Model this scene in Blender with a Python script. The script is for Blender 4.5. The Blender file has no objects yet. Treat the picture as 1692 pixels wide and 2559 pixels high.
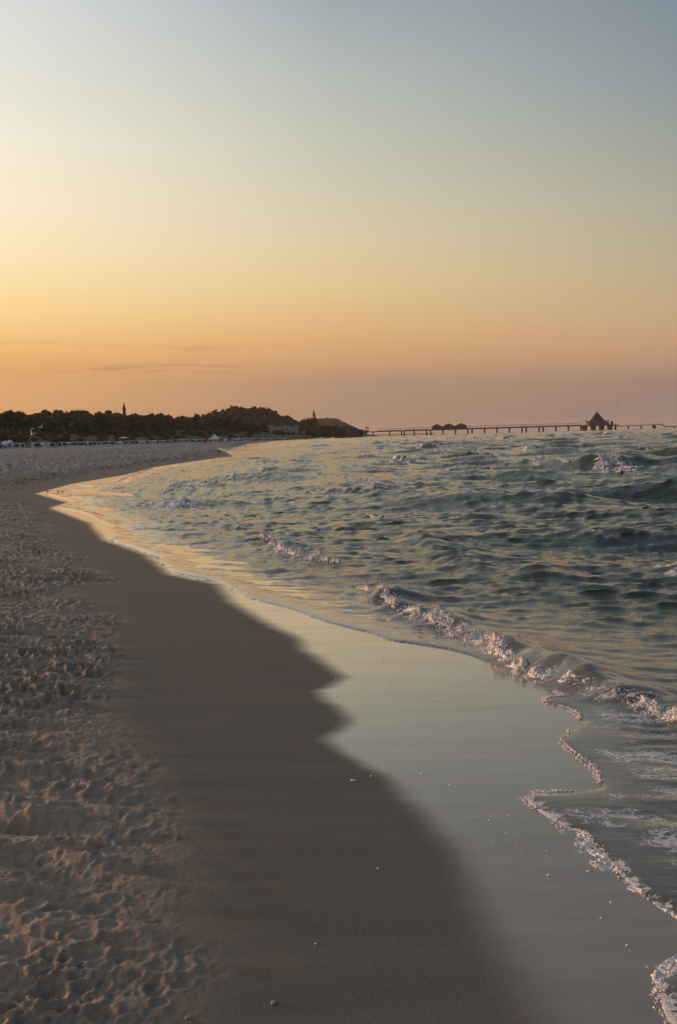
import bpy, bmesh, math, random
import numpy as np
from mathutils import Matrix, Vector

# ------------------------------------------------------------------ camera
S = bpy.context.scene
FPX, PCX, PCY, CZ = 2488.0, 846.0, 1279.5, 1.75      # photograph measured at 1692 x 2559
PITCH, ROLL = math.atan(188.5 / FPX), math.radians(1.66)
cF = Vector((0, math.cos(PITCH), -math.sin(PITCH))); cR0 = Vector((1, 0, 0)); cU0 = cR0.cross(cF)
cR = cR0 * math.cos(ROLL) - cU0 * math.sin(ROLL); cU = cU0 * math.cos(ROLL) + cR0 * math.sin(ROLL)
cam = bpy.data.cameras.new('camera'); cam_o = bpy.data.objects.new('camera', cam)
S.collection.objects.link(cam_o); S.camera = cam_o
M = Matrix((cR, cU, -cF)).transposed().to_4x4(); M.translation = (0, 0, CZ); cam_o.matrix_world = M
cam.sensor_fit = 'VERTICAL'; cam.sensor_height = 36; cam.lens = 36 * FPX / 2559
cam.clip_start = 0.05; cam.clip_end = 20000
cam.dof.use_dof = True; cam.dof.focus_distance = 14; cam.dof.aperture_fstop = 11
S.render.resolution_x, S.render.resolution_y = 677, 1024

def ray(px, py): return cF + cR * ((px - PCX) / FPX) - cU * ((py - PCY) / FPX)
def gnd(px, py, z=0.02):
    d = ray(px, py); t = (z - CZ) / d.z; return (d.x * t, d.y * t)
def at(px, py, Y):
    d = ray(px, py); t = Y / d.y; return Vector((d.x * t, Y, CZ + d.z * t))

# ------------------------------------------------------------------ light
SUN_AZ, SUN_EL = -66.0, 6.5        # degrees: to the left of the view, low
SUNX, SUNY = math.sin(math.radians(SUN_AZ)), math.cos(math.radians(SUN_AZ))
sl = bpy.data.lights.new('sun', 'SUN'); sl.energy = 3.8; sl.angle = math.radians(4); sl.color = (1.0, 0.54, 0.30)
so = bpy.data.objects.new('sun', sl); S.collection.objects.link(so)
so.rotation_euler = Vector((-SUNX * math.cos(math.radians(SUN_EL)), -SUNY * math.cos(math.radians(SUN_EL)), -math.sin(math.radians(SUN_EL)))).to_track_quat('-Z', 'Y').to_euler()
S.view_settings.view_transform = 'Standard'; S.view_settings.look = 'None'
S.view_settings.exposure = 0.0; S.view_settings.gamma = 1.0

def lin(c):
    return tuple((v / 255 / 12.92) if v <= 10.31 else ((v / 255 + 0.055) / 1.055) ** 2.4 for v in c)

def N(nt, typ, **kw):
    n = nt.nodes.new(typ)
    for k, v in kw.items():
        if k == 'inp':
            for kk, vv in v.items(): n.inputs[kk].default_value = vv
        else: setattr(n, k, v)
    return n
def math_n(nt, op, a, b=None, c=None, clamp=False):
    n = N(nt, 'ShaderNodeMath', operation=op, use_clamp=clamp)
    for i, v in enumerate((a, b, c)):
        if v is None: continue
        if isinstance(v, (int, float)): n.inputs[i].default_value = v
        else: nt.links.new(v, n.inputs[i])
    return n.outputs[0]
def maprange(nt, v, a, b, c, d, smooth=False):
    n = N(nt, 'ShaderNodeMapRange', interpolation_type='SMOOTHSTEP' if smooth else 'LINEAR')
    nt.links.new(v, n.inputs[0])
    for i, k in enumerate((a, b, c, d)): n.inputs[i + 1].default_value = k
    return n.outputs[0]
def mixc(nt, f, a, b, bt='MIX'):
    n = N(nt, 'ShaderNodeMix', data_type='RGBA', blend_type=bt)
    for sock, v in ((n.inputs[0], f), (n.inputs[6], a), (n.inputs[7], b)):
        if isinstance(v, (int, float)): sock.default_value = v
        elif isinstance(v, tuple): sock.default_value = (*v[:3], 1)
        else: nt.links.new(v, sock)
    return n.outputs[2]

W = bpy.data.worlds.new('World'); S.world = W; W.use_nodes = True
nt = W.node_tree; nt.nodes.clear()
tc = N(nt, 'ShaderNodeTexCoord'); sx = N(nt, 'ShaderNodeSeparateXYZ'); nt.links.new(tc.outputs['Generated'], sx.inputs[0])
X_, Y_, Z_ = sx.outputs
el = math_n(nt, 'MULTIPLY', math_n(nt, 'ARCSINE', Z_), 180 / math.pi)
hl = math_n(nt, 'MAXIMUM', math_n(nt, 'SQRT', math_n(nt, 'ADD', math_n(nt, 'MULTIPLY', X_, X_), math_n(nt, 'MULTIPLY', Y_, Y_))), 1e-4)
ca = math_n(nt, 'DIVIDE', math_n(nt, 'ADD', math_n(nt, 'MULTIPLY', X_, SUNX), math_n(nt, 'MULTIPLY', Y_, SUNY)), hl)
az = math_n(nt, 'MULTIPLY', math_n(nt, 'ARCCOSINE', math_n(nt, 'MINIMUM', ca, 0.99999)), 180 / math.pi)
pos = math_n(nt, 'POWER', math_n(nt, 'DIVIDE', math_n(nt, 'MAXIMUM', el, 0.0), 90.0), 0.5)
def ramp(stops):
    n = N(nt, 'ShaderNodeValToRGB'); cr = n.color_ramp; cr.interpolation = 'LINEAR'
    st = sorted((max(0.0, min(1.0, (max(e, 0) / 90) ** 0.5)), c) for e, c in stops)
    while len(cr.elements) < len(st): cr.elements.new(0.5)
    for el_, (p, c) in zip(cr.elements, st): el_.position = p
    for el_, (p, c) in zip(cr.elements, st): el_.color = (*lin(c), 1)
    nt.links.new(pos, n.inputs[0]); return n.outputs[0]
def elev(px, py):
    d = ray(px, py).normalized(); return math.degrees(math.asin(d.z))
def column(px, L, zen, mid):
    return ramp([(elev(px, y), c) for y, c in L] + [(40, mid), (90, zen)])
cl = column(0, [(1100, (216, 160, 108)), (1000, (225, 169, 114)), (920, (229, 172, 114)), (880, (243, 186, 116)), (800, (254, 210, 142)), (720, (255, 223, 164)), (650, (255, 231, 184)), (500, (254, 236, 206)), (350, (246, 237, 216)), (200, (232, 230, 216)), (0, (221, 223, 220))], (112, 122, 134), (180, 186, 188))
cm = column(846, [(1090, (170, 135, 112)), (1040, (174, 140, 115)), (950, (180, 145, 119)), (915, (203, 157, 117)), (850, (221, 173, 121)), (720, (227, 198, 147)), (600, (221, 203, 167)), (500, (211, 202, 176)), (350, (196, 197, 180)), (180, (181, 187, 182)), (0, (161, 171, 176))], (106, 117, 131), (141, 151, 160))
cr_ = column(1692, [(1066, (143, 126, 120)), (1020, (147, 128, 120)), (950, (160, 131, 116)), (890, (188, 149, 119)), (850, (196, 157, 122)), (780, (197, 168, 132)), (650, (187, 173, 142)), (500, (176, 170, 152)), (350, (158, 162, 153)), (180, (140, 153, 158)), (0, (129, 142, 152))], (100, 112, 128), (118, 130, 144))
cb = ramp([(0, (122, 116, 124)), (6, (136, 124, 128)), (14, (132, 132, 140)), (30, (104, 118, 138)), (90, (82, 100, 126))])
rel = [math.degrees(math.acos(max(-1, min(1, (lambda d: (d.x * SUNX + d.y * SUNY) / math.hypot(d.x, d.y))(ray(px, 700)))))) for px in (0, 846, 1692)]
sky = mixc(nt, maprange(nt, az, rel[0], rel[1], 0, 1), cl, cm)
sky = mixc(nt, maprange(nt, az, rel[1], rel[2], 0, 1), sky, cr_)
sky = mixc(nt, maprange(nt, az, rel[2], 150, 0, 1), sky, cb)
glow = math_n(nt, 'ADD', 1.0, math_n(nt, 'MULTIPLY', maprange(nt, az, rel[0], 5, 0, 1, True), maprange(nt, el, 35, 3, 0, 0.55, True)))
gm = N(nt, 'ShaderNodeVectorMath', operation='SCALE'); nt.links.new(sky, gm.inputs[0]); nt.links.new(glow, gm.inputs[3]); sky = gm.outputs[0]
# thin streaks of cloud low over the sunset side
cv = N(nt, 'ShaderNodeCombineXYZ'); nt.links.new(math_n(nt, 'MULTIPLY', az, 0.10), cv.inputs[0]); nt.links.new(math_n(nt, 'MULTIPLY', el, 1.7), cv.inputs[1]); cv.inputs[2].default_value = 7.3
cn = N(nt, 'ShaderNodeTexNoise', inp={'Scale': 1.0, 'Detail': 5.0, 'Roughness': 0.62, 'Distortion': 0.5}); nt.links.new(cv.outputs[0], cn.inputs['Vector'])
cmask = math_n(nt, 'MULTIPLY', maprange(nt, cn.outputs[0], 0.53, 0.66, 0, 1, True), math_n(nt, 'MULTIPLY', maprange(nt, el, 2.3, 3.6, 0, 1, True), maprange(nt, el, 6.4, 5.0, 0, 1, True)))
cmask = math_n(nt, 'MULTIPLY', cmask, maprange(nt, az, rel[0] + 17, rel[0] + 6, 0.03, 0.55, True))
sky = mixc(nt, cmask, sky, mixc(nt, 1.0, sky, (0.70, 0.66, 0.72), 'MULTIPLY'))
ns = N(nt, 'ShaderNodeTexSky', sky_type='NISHITA'); ns.sun_disc = False; ns.sun_elevation = math.radians(SUN_EL); ns.sun_rotation = math.radians(SUN_AZ)
ns.air_density = 1.5; ns.dust_density = 3.0
nm = N(nt, 'ShaderNodeVectorMath', operation='SCALE'); nt.links.new(ns.outputs[0], nm.inputs[0]); nm.inputs[3].default_value = 0.0008
ad = N(nt, 'ShaderNodeVectorMath', operation='ADD'); nt.links.new(sky, ad.inputs[0]); nt.links.new(nm.outputs[0], ad.inputs[1])
bg = N(nt, 'ShaderNodeBackground'); bg.inputs[1].default_value = 1.0; nt.links.new(ad.outputs[0], bg.inputs[0])
wo = N(nt, 'ShaderNodeOutputWorld'); nt.links.new(bg.outputs[0], wo.inputs[0])

# ------------------------------------------------------------------ helpers
C = S.collection
rng = np.random.default_rng(7); random.seed(7)

def put(name, me, parent=None, mat=None, label=None, cat=None, group=None, kind=None, loc=None, rz=0.0, sc=None):
    o = bpy.data.objects.new(name, me); C.objects.link(o)
    if parent: o.parent = parent
    if mat and me is not None and not len(me.materials): me.materials.append(mat)
    if loc is not None: o.location = loc
    if rz: o.rotation_euler = (0, 0, rz)
    if sc is not None: o.scale = (sc, sc, sc) if isinstance(sc, (int, float)) else sc
    for k, v in (('label', label), ('category', cat), ('group', group), ('kind', kind)):
        if v: o[k] = v
    return o

class MB:
    """collects simple solids, then makes one mesh"""
    def __init__(s): s.v = []; s.f = []
    def add(s, vs, fs):
        b = len(s.v); s.v += [tuple(v) for v in vs]; s.f += [tuple(b + i for i in f) for f in fs]; return s
    def box(s, x0, x1, y0, y1, z0, z1):
        return s.add([(x0, y0, z0), (x1, y0, z0), (x1, y1, z0), (x0, y1, z0), (x0, y0, z1), (x1, y0, z1), (x1, y1, z1), (x0, y1, z1)],
                     [(0, 3, 2, 1), (4, 5, 6, 7), (0, 1, 5, 4), (1, 2, 6, 5), (2, 3, 7, 6), (3, 0, 4, 7)])
    def frustum(s, cx, cy, z0, z1, rx0, ry0, rx1, ry1, n=8, ph=0.0):
        a = [ph + 2 * math.pi * i / n for i in range(n)]
        vs = [(cx + rx0 * math.cos(t), cy + ry0 * math.sin(t), z0) for t in a] + [(cx + rx1 * math.cos(t), cy + ry1 * math.sin(t), z1) for t in a]
        fs = [(i, (i + 1) % n, n + (i + 1) % n, n + i) for i in range(n)] + [tuple(range(n - 1, -1, -1)), tuple(range(n, 2 * n))]
        return s.add(vs, fs)
    def bar(s, a, b, w, h=None):
        a = Vector(a); b = Vector(b); h = h or w; d = (b - a).normalized()
        up = Vector((0, 0, 1)) if abs(d.z) < 0.95 else Vector((0, 1, 0))
        r = d.cross(up).normalized() * w / 2; u = r.normalized().cross(d) * h / 2
        vs = [p + q for p in (a, b) for q in (-r - u, r - u, r + u, -r + u)]
        return s.add(vs, [(0, 1, 2, 3), (7, 6, 5, 4), (0, 4, 5, 1), (1, 5, 6, 2), (2, 6, 7, 3), (3, 7, 4, 0)])
    def prism(s, pts, y0, y1):       # polygon in x,z pushed along y
        n = len(pts); vs = [(x, y0, z) for x, z in pts] + [(x, y1, z) for x, z in pts]
        fs = [tuple(range(n)), tuple(range(2 * n - 1, n - 1, -1))] + [(i, n + i, n + (i + 1) % n, (i + 1) % n) for i in range(n)]
        return s.add(vs, fs)
    def mesh(s, name, mat=None, smooth=False):
        me = bpy.data.meshes.new(name); me.from_pydata(s.v, [], s.f); me.update()
        bm = bmesh.new(); bm.from_mesh(me); bmesh.ops.recalc_face_normals(bm, faces=bm.faces); bm.to_mesh(me); bm.free()
        if mat: me.materials.append(mat)
        if smooth: me.shade_smooth()
        return me

def np_mesh(name, co, quads, mat, attrs=None, smooth=True, nper=4):
    me = bpy.data.meshes.new(name)
    me.vertices.add(len(co)); me.vertices.foreach_set('co', np.ascontiguousarray(co, np.float32).ravel())
    q = np.ascontiguousarray(quads, np.int32); nf = len(q)
    me.loops.add(nf * nper); me.loops.foreach_set('vertex_index', q.ravel())
    me.polygons.add(nf); me.polygons.foreach_set('loop_start', np.arange(0, nf * nper, nper, dtype=np.int32))
    me.polygons.foreach_set('loop_total', np.full(nf, nper, np.int32))
    me.update(calc_edges=True)
    for k, v in (attrs or {}).items():
        a = me.attributes.new(k, 'FLOAT', 'POINT'); a.data.foreach_set('value', np.ascontiguousarray(v, np.float32))
    if smooth: me.shade_smooth()
    me.materials.append(mat)
    return me

def sstep(a, b, x):
    t = np.clip((x - a) / (b - a), 0, 1); return t * t * (3 - 2 * t)

def fft_tile(Nn, L, lmin, lmax, p, theta=None, spread=2.0, seed=1, chop=False):
    r = np.random.default_rng(seed)
    k1 = 2 * np.pi * np.fft.fftfreq(Nn, L / Nn); kx, ky = np.meshgrid(k1, k1, indexing='ij'); k = np.hypot(kx, ky); k[0, 0] = 1
    A = k ** (-p) * np.exp(-(k * lmin / 2 / np.pi) ** 2) * np.exp(-(2 * np.pi / (k * lmax)) ** 4)
    if theta is not None:
        c = np.abs((kx * math.cos(theta) + ky * math.sin(theta)) / k); A = A * (c ** spread + 0.03)
    A[0, 0] = 0
    H = A * (r.normal(size=k.shape) + 1j * r.normal(size=k.shape))
    h = np.real(np.fft.ifft2(H)); sc = 1 / h.std(); h = h * sc
    if not chop: return h.astype(np.float32)
    dx = np.real(np.fft.ifft2(-1j * kx / k * H)) * sc; dy = np.real(np.fft.ifft2(-1j * ky / k * H)) * sc
    return h.astype(np.float32), dx.astype(np.float32), dy.astype(np.float32)
def samp(T, L, x, y):
    n = T.shape[0]; u = (x / L * n) % n; v = (y / L * n) % n
    i = np.floor(u).astype(np.int32); j = np.floor(v).astype(np.int32); a = u - i; b = v - j; i %= n; j %= n; i2 = (i + 1) % n; j2 = (j + 1) % n
    return T[i, j] * (1 - a) * (1 - b) + T[i2, j] * a * (1 - b) + T[i, j2] * (1 - a) * b + T[i2, j2] * a * b

def seg_dist(x, y, poly):
    """distance, side (+ to the right of travel), parameter along, for points against an open polyline"""
    bd = np.full(x.shape, 1e9); bs = np.zeros(x.shape); bt = np.zeros(x.shape)
    P = np.asarray(poly, float); ln = np.hypot(*(P[1:] - P[:-1]).T); cum = np.concatenate([[0], np.cumsum(ln)])
    for i in range(len(P) - 1):
        ax, ay = P[i]; dx, dy = P[i + 1] - P[i]; l2 = dx * dx + dy * dy + 1e-12
        t = np.clip(((x - ax) * dx + (y - ay) * dy) / l2, 0, 1)
        ex = x - ax - t * dx; ey = y - ay - t * dy; d = ex * ex + ey * ey
        m = d < bd; bd = np.where(m, d, bd)
        bs = np.where(m, np.sign((x - ax) * dy - (y - ay) * dx), bs); bt = np.where(m, cum[i] + t * ln[i], bt)
    return np.sqrt(bd), bs, bt, cum[-1]
def inside(x, y, poly):
    P = np.asarray(poly, float); r = np.zeros(x.shape, bool)
    for (x0, y0), (x1, y1) in zip(P, np.roll(P, -1, 0)):
        if y0 == y1: continue
        c = (y0 > y) != (y1 > y); r ^= c & (x < (x1 - x0) * (y - y0) / (y1 - y0) + x0)
    return r

# ------------------------------------------------------------------ materials
def new_mat(name):
    m = bpy.data.materials.new(name); m.use_nodes = True; t = m.node_tree
    return m, t, t.nodes['Principled BSDF']
def simple(name, col, rough=0.8, var=0.25, scale=3.0, spec=0.3, metal=0.0):
    m, t, b = new_mat(name)
    n = N(t, 'ShaderNodeTexNoise', inp={'Scale': scale, 'Detail': 4.0}); g = N(t, 'ShaderNodeTexCoord'); t.links.new(g.outputs['Object'], n.inputs['Vector'])
    f = maprange(t, n.outputs[0], 0.3, 0.7, 1 - var, 1 + var)
    v = N(t, 'ShaderNodeVectorMath', operation='SCALE'); v.inputs[0].default_value = col; t.links.new(f, v.inputs[3])
    t.links.new(v.outputs[0], b.inputs['Base Color']); b.inputs['Roughness'].default_value = rough; b.inputs['Specular IOR Level'].default_value = spec; b.inputs['Metallic'].default_value = metal
    return m
def attr(t, name): return N(t, 'ShaderNodeAttribute', attribute_name=name).outputs['Fac']

# sand
m_sand, t, b = new_mat('sand')
g = N(t, 'ShaderNodeTexCoord').outputs['Object']
def noise(t, vec, scale, detail=4.0, rough=0.55, sxyz=None):
    if sxyz:
        mp = N(t, 'ShaderNodeMapping'); mp.inputs['Scale'].default_value = sxyz; t.links.new(vec, mp.inputs[0]); vec = mp.outputs[0]
    n = N(t, 'ShaderNodeTexNoise', inp={'Scale': scale, 'Detail': detail, 'Roughness': rough}); t.links.new(vec, n.inputs['Vector']); return n.outputs[0]
dry, wet, veg = attr(t, 'dry'), attr(t, 'wet'), attr(t, 'veg')
n1 = noise(t, g, 1.3, 5); n2 = noise(t, g, 260, 2, 0.7); n3 = noise(t, g, 2.2, 4, 0.6, (0.35, 2.2, 1)); n4 = noise(t, g, 0.05, 5)
damp_c = mixc(t, maprange(t, n3, 0.35, 0.65, 0, 1), (0.128, 0.112, 0.096), (0.146, 0.126, 0.107))
dry_c = mixc(t, maprange(t, n1, 0.3, 0.7, 0, 1), (0.250, 0.203, 0.164), (0.335, 0.270, 0.217))
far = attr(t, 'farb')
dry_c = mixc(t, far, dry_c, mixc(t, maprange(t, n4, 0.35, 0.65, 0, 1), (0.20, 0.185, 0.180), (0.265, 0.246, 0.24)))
dry_c = mixc(t, math_n(t, 'MULTIPLY', attr(t, 'weed'), maprange(t, noise(t, g, 3.0, 6, 0.7, (0.5, 0.8, 1)), 0.42, 0.62, 0, 1)), dry_c, (0.055, 0.046, 0.032))
col = mixc(t, dry, damp_c, dry_c)
gr = maprange(t, n2, 0.3, 0.7, 0.72, 1.28)
v = N(t, 'ShaderNodeVectorMath', operation='SCALE'); t.links.new(col, v.inputs[0]); t.links.new(gr, v.inputs[3])
col = mixc(t, wet, v.outputs[0], mixc(t, maprange(t, noise(t, g, 1.6, 5, 0.6, (0.5, 4.0, 1)), 0.35, 0.65, 0, 1), (0.190, 0.155, 0.115), (0.255, 0.208, 0.156)))
vegc = mixc(t, maprange(t, noise(t, g, 0.35, 6, 0.65), 0.35, 0.65, 0, 1), (0.045, 0.05, 0.02), (0.085, 0.082, 0.036))
col = mixc(t, veg, col, vegc)
t.links.new(col, b.inputs['Base Color'])
streak = noise(t, g, 1.0, 4, 0.6, (0.9, 7.0, 1))
wr = maprange(t, streak, 0.3, 0.75, 0.07, 0.24)
rg = math_n(t, 'ADD', math_n(t, 'MULTIPLY', wet, wr), math_n(t, 'MULTIPLY', math_n(t, 'SUBTRACT', 1.0, wet), 0.85))
t.links.new(rg, b.inputs['Roughness']); b.inputs['IOR'].default_value = 1.5
t.links.new(maprange(t, wet, 0, 1, 0.2, 0.5), b.inputs['Specular IOR Level'])
t.links.new(math_n(t, 'MULTIPLY', wet, 0.95), b.inputs['Coat Weight']); t.links.new(wr, b.inputs['Coat Roughness']); b.inputs['Coat IOR'].default_value = 1.5
vo = N(t, 'ShaderNodeTexVoronoi', feature='SMOOTH_F1', inp={'Scale': 11.0, 'Smoothness': 0.6}); wv = N(t, 'ShaderNodeVectorMath', operation='ADD'); t.links.new(g, wv.inputs[0])
wn_ = N(t, 'ShaderNodeTexNoise', inp={'Scale': 7.0, 'Detail': 3.0}); t.links.new(g, wn_.inputs['Vector']); ws_ = N(t, 'ShaderNodeVectorMath', operation='SCALE'); ws_.inputs[3].default_value = 0.11; t.links.new(wn_.outputs[1], ws_.inputs[0]); t.links.new(ws_.outputs[0], wv.inputs[1]); t.links.new(wv.outputs[0], vo.inputs['Vector'])
bp0 = N(t, 'ShaderNodeBump', inp={'Distance': 0.045}); t.links.new(math_n(t, 'ADD', vo.outputs[0], math_n(t, 'MULTIPLY', noise(t, g, 17, 6, 0.62), 0.9)), bp0.inputs['Height']); t.links.new(math_n(t, 'MULTIPLY', attr(t, 'tramp'), 0.75), bp0.inputs['Strength'])
bp = N(t, 'ShaderNodeBump', inp={'Distance': 0.009}); t.links.new(bp0.outputs[0], bp.inputs['Normal']); t.links.new(math_n(t, 'ADD', math_n(t, 'MULTIPLY', noise(t, g, 55, 4, 0.65), 1.0), math_n(t, 'MULTIPLY', n2, 0.35)), bp.inputs['Height'])
t.links.new(math_n(t, 'ADD', math_n(t, 'MULTIPLY', math_n(t, 'SUBTRACT', 1.0, wet), maprange(t, dry, 0, 1, 0.18, 0.9)), math_n(t, 'MULTIPLY', wet, 0.018)), bp.inputs['Strength'])
t.links.new(bp.outputs[0], b.inputs['Normal'])

# water
m_sea, t, b = new_mat('sea_water')
g = N(t, 'ShaderNodeTexCoord').outputs['Object']
shal, foam = attr(t, 'shallow'), attr(t, 'foam')
wc = mixc(t, shal, (0.034, 0.042, 0.031), (0.085, 0.072, 0.055))
fn = noise(t, g, 38, 6, 0.72); fn2 = noise(t, g, 9, 5, 0.65, (0.6, 1.6, 1))
vf = N(t, 'ShaderNodeTexVoronoi', feature='DISTANCE_TO_EDGE', inp={'Scale': 19.0}); vw = N(t, 'ShaderNodeMapping'); vw.inputs['Scale'].default_value = (0.75, 1.5, 1); t.links.new(g, vw.inputs[0]); vd = N(t, 'ShaderNodeVectorMath', operation='ADD'); t.links.new(vw.outputs[0], vd.inputs[0])
vn = N(t, 'ShaderNodeTexNoise', inp={'Scale': 14.0, 'Detail': 3.0}); t.links.new(g, vn.inputs['Vector']); vs_ = N(t, 'ShaderNodeVectorMath', operation='SCALE'); vs_.inputs[3].default_value = 0.12; t.links.new(vn.outputs[1], vs_.inputs[0]); t.links.new(vs_.outputs[0], vd.inputs[1]); t.links.new(vd.outputs[0], vf.inputs['Vector'])
lacep = maprange(t, vf.outputs[0], 0.0, 0.28, 0.30, -0.22)
fmask = maprange(t, math_n(t, 'ADD', foam, math_n(t, 'ADD', lacep, math_n(t, 'MULTIPLY', math_n(t, 'SUBTRACT', math_n(t, 'ADD', math_n(t, 'MULTIPLY', fn, 0.5), math_n(t, 'MULTIPLY', fn2, 0.5)), 0.5), 2.0))), 0.45, 0.75, 0, 1, True)
fmask = math_n(t, 'MULTIPLY', fmask, maprange(t, foam, 0.02, 0.2, 0, 1))
t.links.new(mixc(t, fmask, wc, mixc(t, fn, (0.50, 0.47, 0.49), (0.80, 0.77, 0.78))), b.inputs['Base Color'])
t.links.new(maprange(t, fmask, 0, 1, 0.035, 0.7), b.inputs['Roughness']); b.inputs['IOR'].default_value = 1.333
t.links.new(maprange(t, shal, 0, 1, 0.28, 0.85), b.inputs['Coat Weight']); b.inputs['Coat Roughness'].default_value = 0.05; b.inputs['Coat IOR'].default_value = 1.45
rip = attr(t, 'ripple')
r1 = noise(t, g, 13.0, 6, 0.68, (0.40, 2.0, 1)); r2 = noise(t, g, 3.0, 3, 0.5, (0.5, 1.6, 1))
bp = N(t, 'ShaderNodeBump', inp={'Distance': 0.065}); t.links.new(math_n(t, 'ADD', math_n(t, 'MULTIPLY', r1, 0.6), r2), bp.inputs['Height']); t.links.new(rip, bp.inputs['Strength'])
bp2 = N(t, 'ShaderNodeBump', inp={'Distance': 0.015}); t.links.new(fn, bp2.inputs['Height']); t.links.new(fmask, bp2.inputs['Strength']); t.links.new(bp.outputs[0], bp2.inputs['Normal'])
t.links.new(bp2.outputs[0], b.inputs['Normal'])

m_foam = simple('foam', (0.74, 0.70, 0.71), 0.55, 0.15, 60, 0.4)
m_foam.node_tree.nodes['Principled BSDF'].inputs['Subsurface Weight'].default_value = 0.0

# ------------------------------------------------------------------ plan of the shore
E_PX = [(1690,2559),(1660,2530),(1648,2480),(1645,2440),(1692,2390),(1760,2330),(1692,2267),(1638,2241),(1594,2216),(1568,2197),(1536,2161),(1514,2133),(1498,2114),(1473,2095),(1463,2074),(1415,2060),(1371,2037),(1335,2012),(1312,1992),(1310,1982),(1326,1974),(1400,1971),(1462,1968),(1496,1961),(1500,1944),(1484,1911),(1438,1879),(1398,1844),(1402,1830),(1429,1812),(1456,1799),(1434,1768),(1376,1754),(1353,1741),(1376,1734),(1416,1732),(1372,1715),(1327,1696),(1290,1680),(1235,1655),(1144,1622),(1037,1605),(975,1598),(933,1579),(868,1565),(807,1548),(726,1517),(676,1506),(600,1483),(571,1462),(545,1449),(446,1431),(411,1420),(425,1414),(388,1400),(405,1391),(375,1382),(321,1364),(290,1356),(272,1346),(300,1341),(277,1322),(285,1312),(245,1300),(214,1279),(129,1268),(192,1255),(183,1250),(103,1231),(120,1226),(170,1222),(230,1219),(240,1215),(170,1208),(277,1208),(312,1192),(388,1166),(460,1161),(504,1152),(528,1148),(560,1146),(583,1141),(556,1126),(538,1121)]
E_W = [gnd(*p) for p in E_PX]
for _ in range(2):                         # rounded lobes instead of corners
    E_W = [E_W[0]] + [(a[0] * u + b_[0] * (1 - u), a[1] * u + b_[1] * (1 - u)) for a, b_ in zip(E_W, E_W[1:]) for u in (.75, .25)] + [E_W[-1]]
E_TAIL = [(-24, 240), (-38, 420), (-52, 715), (-38, 1000), (-10, 1355), (0, 1500), (450, 7000)]
E_HEAD = [(1.25, -60), (1.2, 0), (1.05, 1.6), (0.96, 2.5)]
E_ALL = E_HEAD + E_W + E_TAIL
E_POLY = E_ALL + [(12000, 7000), (12000, -60)]
G_PTS = np.array([(-300, 2), (-20, 1.4), (0, 1.25), (3, 1.12), (4.5, 1.1), (6, 1.3), (7.3, 1.15), (8.4, .45), (9.4, -.2), (11, -1.1), (13, -2.1), (15.5, -2.95), (18, -4.0), (22, -5.4), (27, -7.3), (36, -10.2), (44, -11.2), (55, -11.4), (70, -12.5), (85, -11.4), (92, -10.2), (102, -10.3), (122, -13.5), (160, -18), (220, -23), (420, -38), (715, -52), (1000, -38), (1355, -10), (1500, 0), (7000, 450)])
D_PTS = np.array([(-300, 0), (0, -.40), (2.6, -.45), (3.2, -.52), (3.66, -.62), (5.25, -1.12), (6.7, -1.5), (11.6, -2.95), (17.5, -4.9), (26.5, -8.1), (33, -11), (36, -12.6), (44, -13.2), (60, -14.3), (80, -14.2), (100, -13.5), (160, -21), (240, -26), (420, -42), (715, -56), (1000, -42), (1355, -14), (7000, 440)])
W_PX = [(1446,2559),(1349,2471),(1273,2352),(1209,2212),(1155,2104),(1063,2007),(971,1921),(863,1867),(831,1840),(836,1824),(890,1791),(852,1753),(809,1726),(799,1716),(863,1683),(831,1651),(772,1619),(745,1581),(647,1532),(583,1489),(550,1450)]
W_PTS = np.array([(-300, .8), (0, .75)] + [(y, x) for x, y in (gnd(*p, z=0.05) for p in W_PX)] + [(13, -2.2), (15.5, -3.02), (18, -4.25), (22, -5.5), (27.5, -7.95), (30, -8.15), (36, -10.9), (44, -11.7), (55, -11.6), (70, -12.7), (100, -11.4), (7000, 449)])
H_PTS = np.array([(-300, -140), (0, -132), (150, -124), (300, -114), (500, -102), (660, -80), (880, -50), (1150, -16), (1400, 8), (1700, 20), (7000, 420)])
_T = {}
def curve(P, y):
    if P is not G_PTS: return np.interp(y, P[:, 0], P[:, 1])
    if 'g' not in _T:                       # the shoreline itself is a smooth line
        u = np.linspace(-8, 9, 3400); yy = np.sinh(u); v_ = np.interp(yy, P[:, 0], P[:, 1])
        k_ = np.exp(-(np.arange(-60, 61) / 24.0) ** 2); k_ /= k_.sum()
        _T['g'] = (yy, np.convolve(np.pad(v_, 60, 'edge'), k_, 'valid'))
    return np.interp(y, *_T['g'])

def steps(r0, r1, grow):
    return r0 * (1 + grow) ** np.arange(int(math.log(r1 / r0) / math.log(1 + grow)) + 1)
def polar(rows, fine, half=0.43):
    a = np.arange(-half, half + 1e-6, fine)
    lo = np.arange(-math.pi, -half - 0.02, 0.04); hi = np.arange(half + 0.04, math.pi + 0.01, 0.04)
    a = np.concatenate([lo, a, hi])
    Rr, Aa = np.meshgrid(rows, a, indexing='ij')
    nr, na = Rr.shape; idx = np.arange(nr * na).reshape(nr, na)
    q = np.stack([idx[:-1, :-1], idx[:-1, 1:], idx[1:, 1:], idx[1:, :-1]], -1).reshape(-1, 4)
    return (Rr * np.sin(Aa)).ravel(), (Rr * np.cos(Aa)).ravel(), Rr.ravel(), q
def compact(q, keep, *arrs):
    q = q[keep[q].any(1)]; used = np.zeros(len(keep), bool); used[q.ravel()] = True
    mp = np.cumsum(used) - 1; return (mp[q],) + tuple(a[used] for a in arrs)

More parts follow.
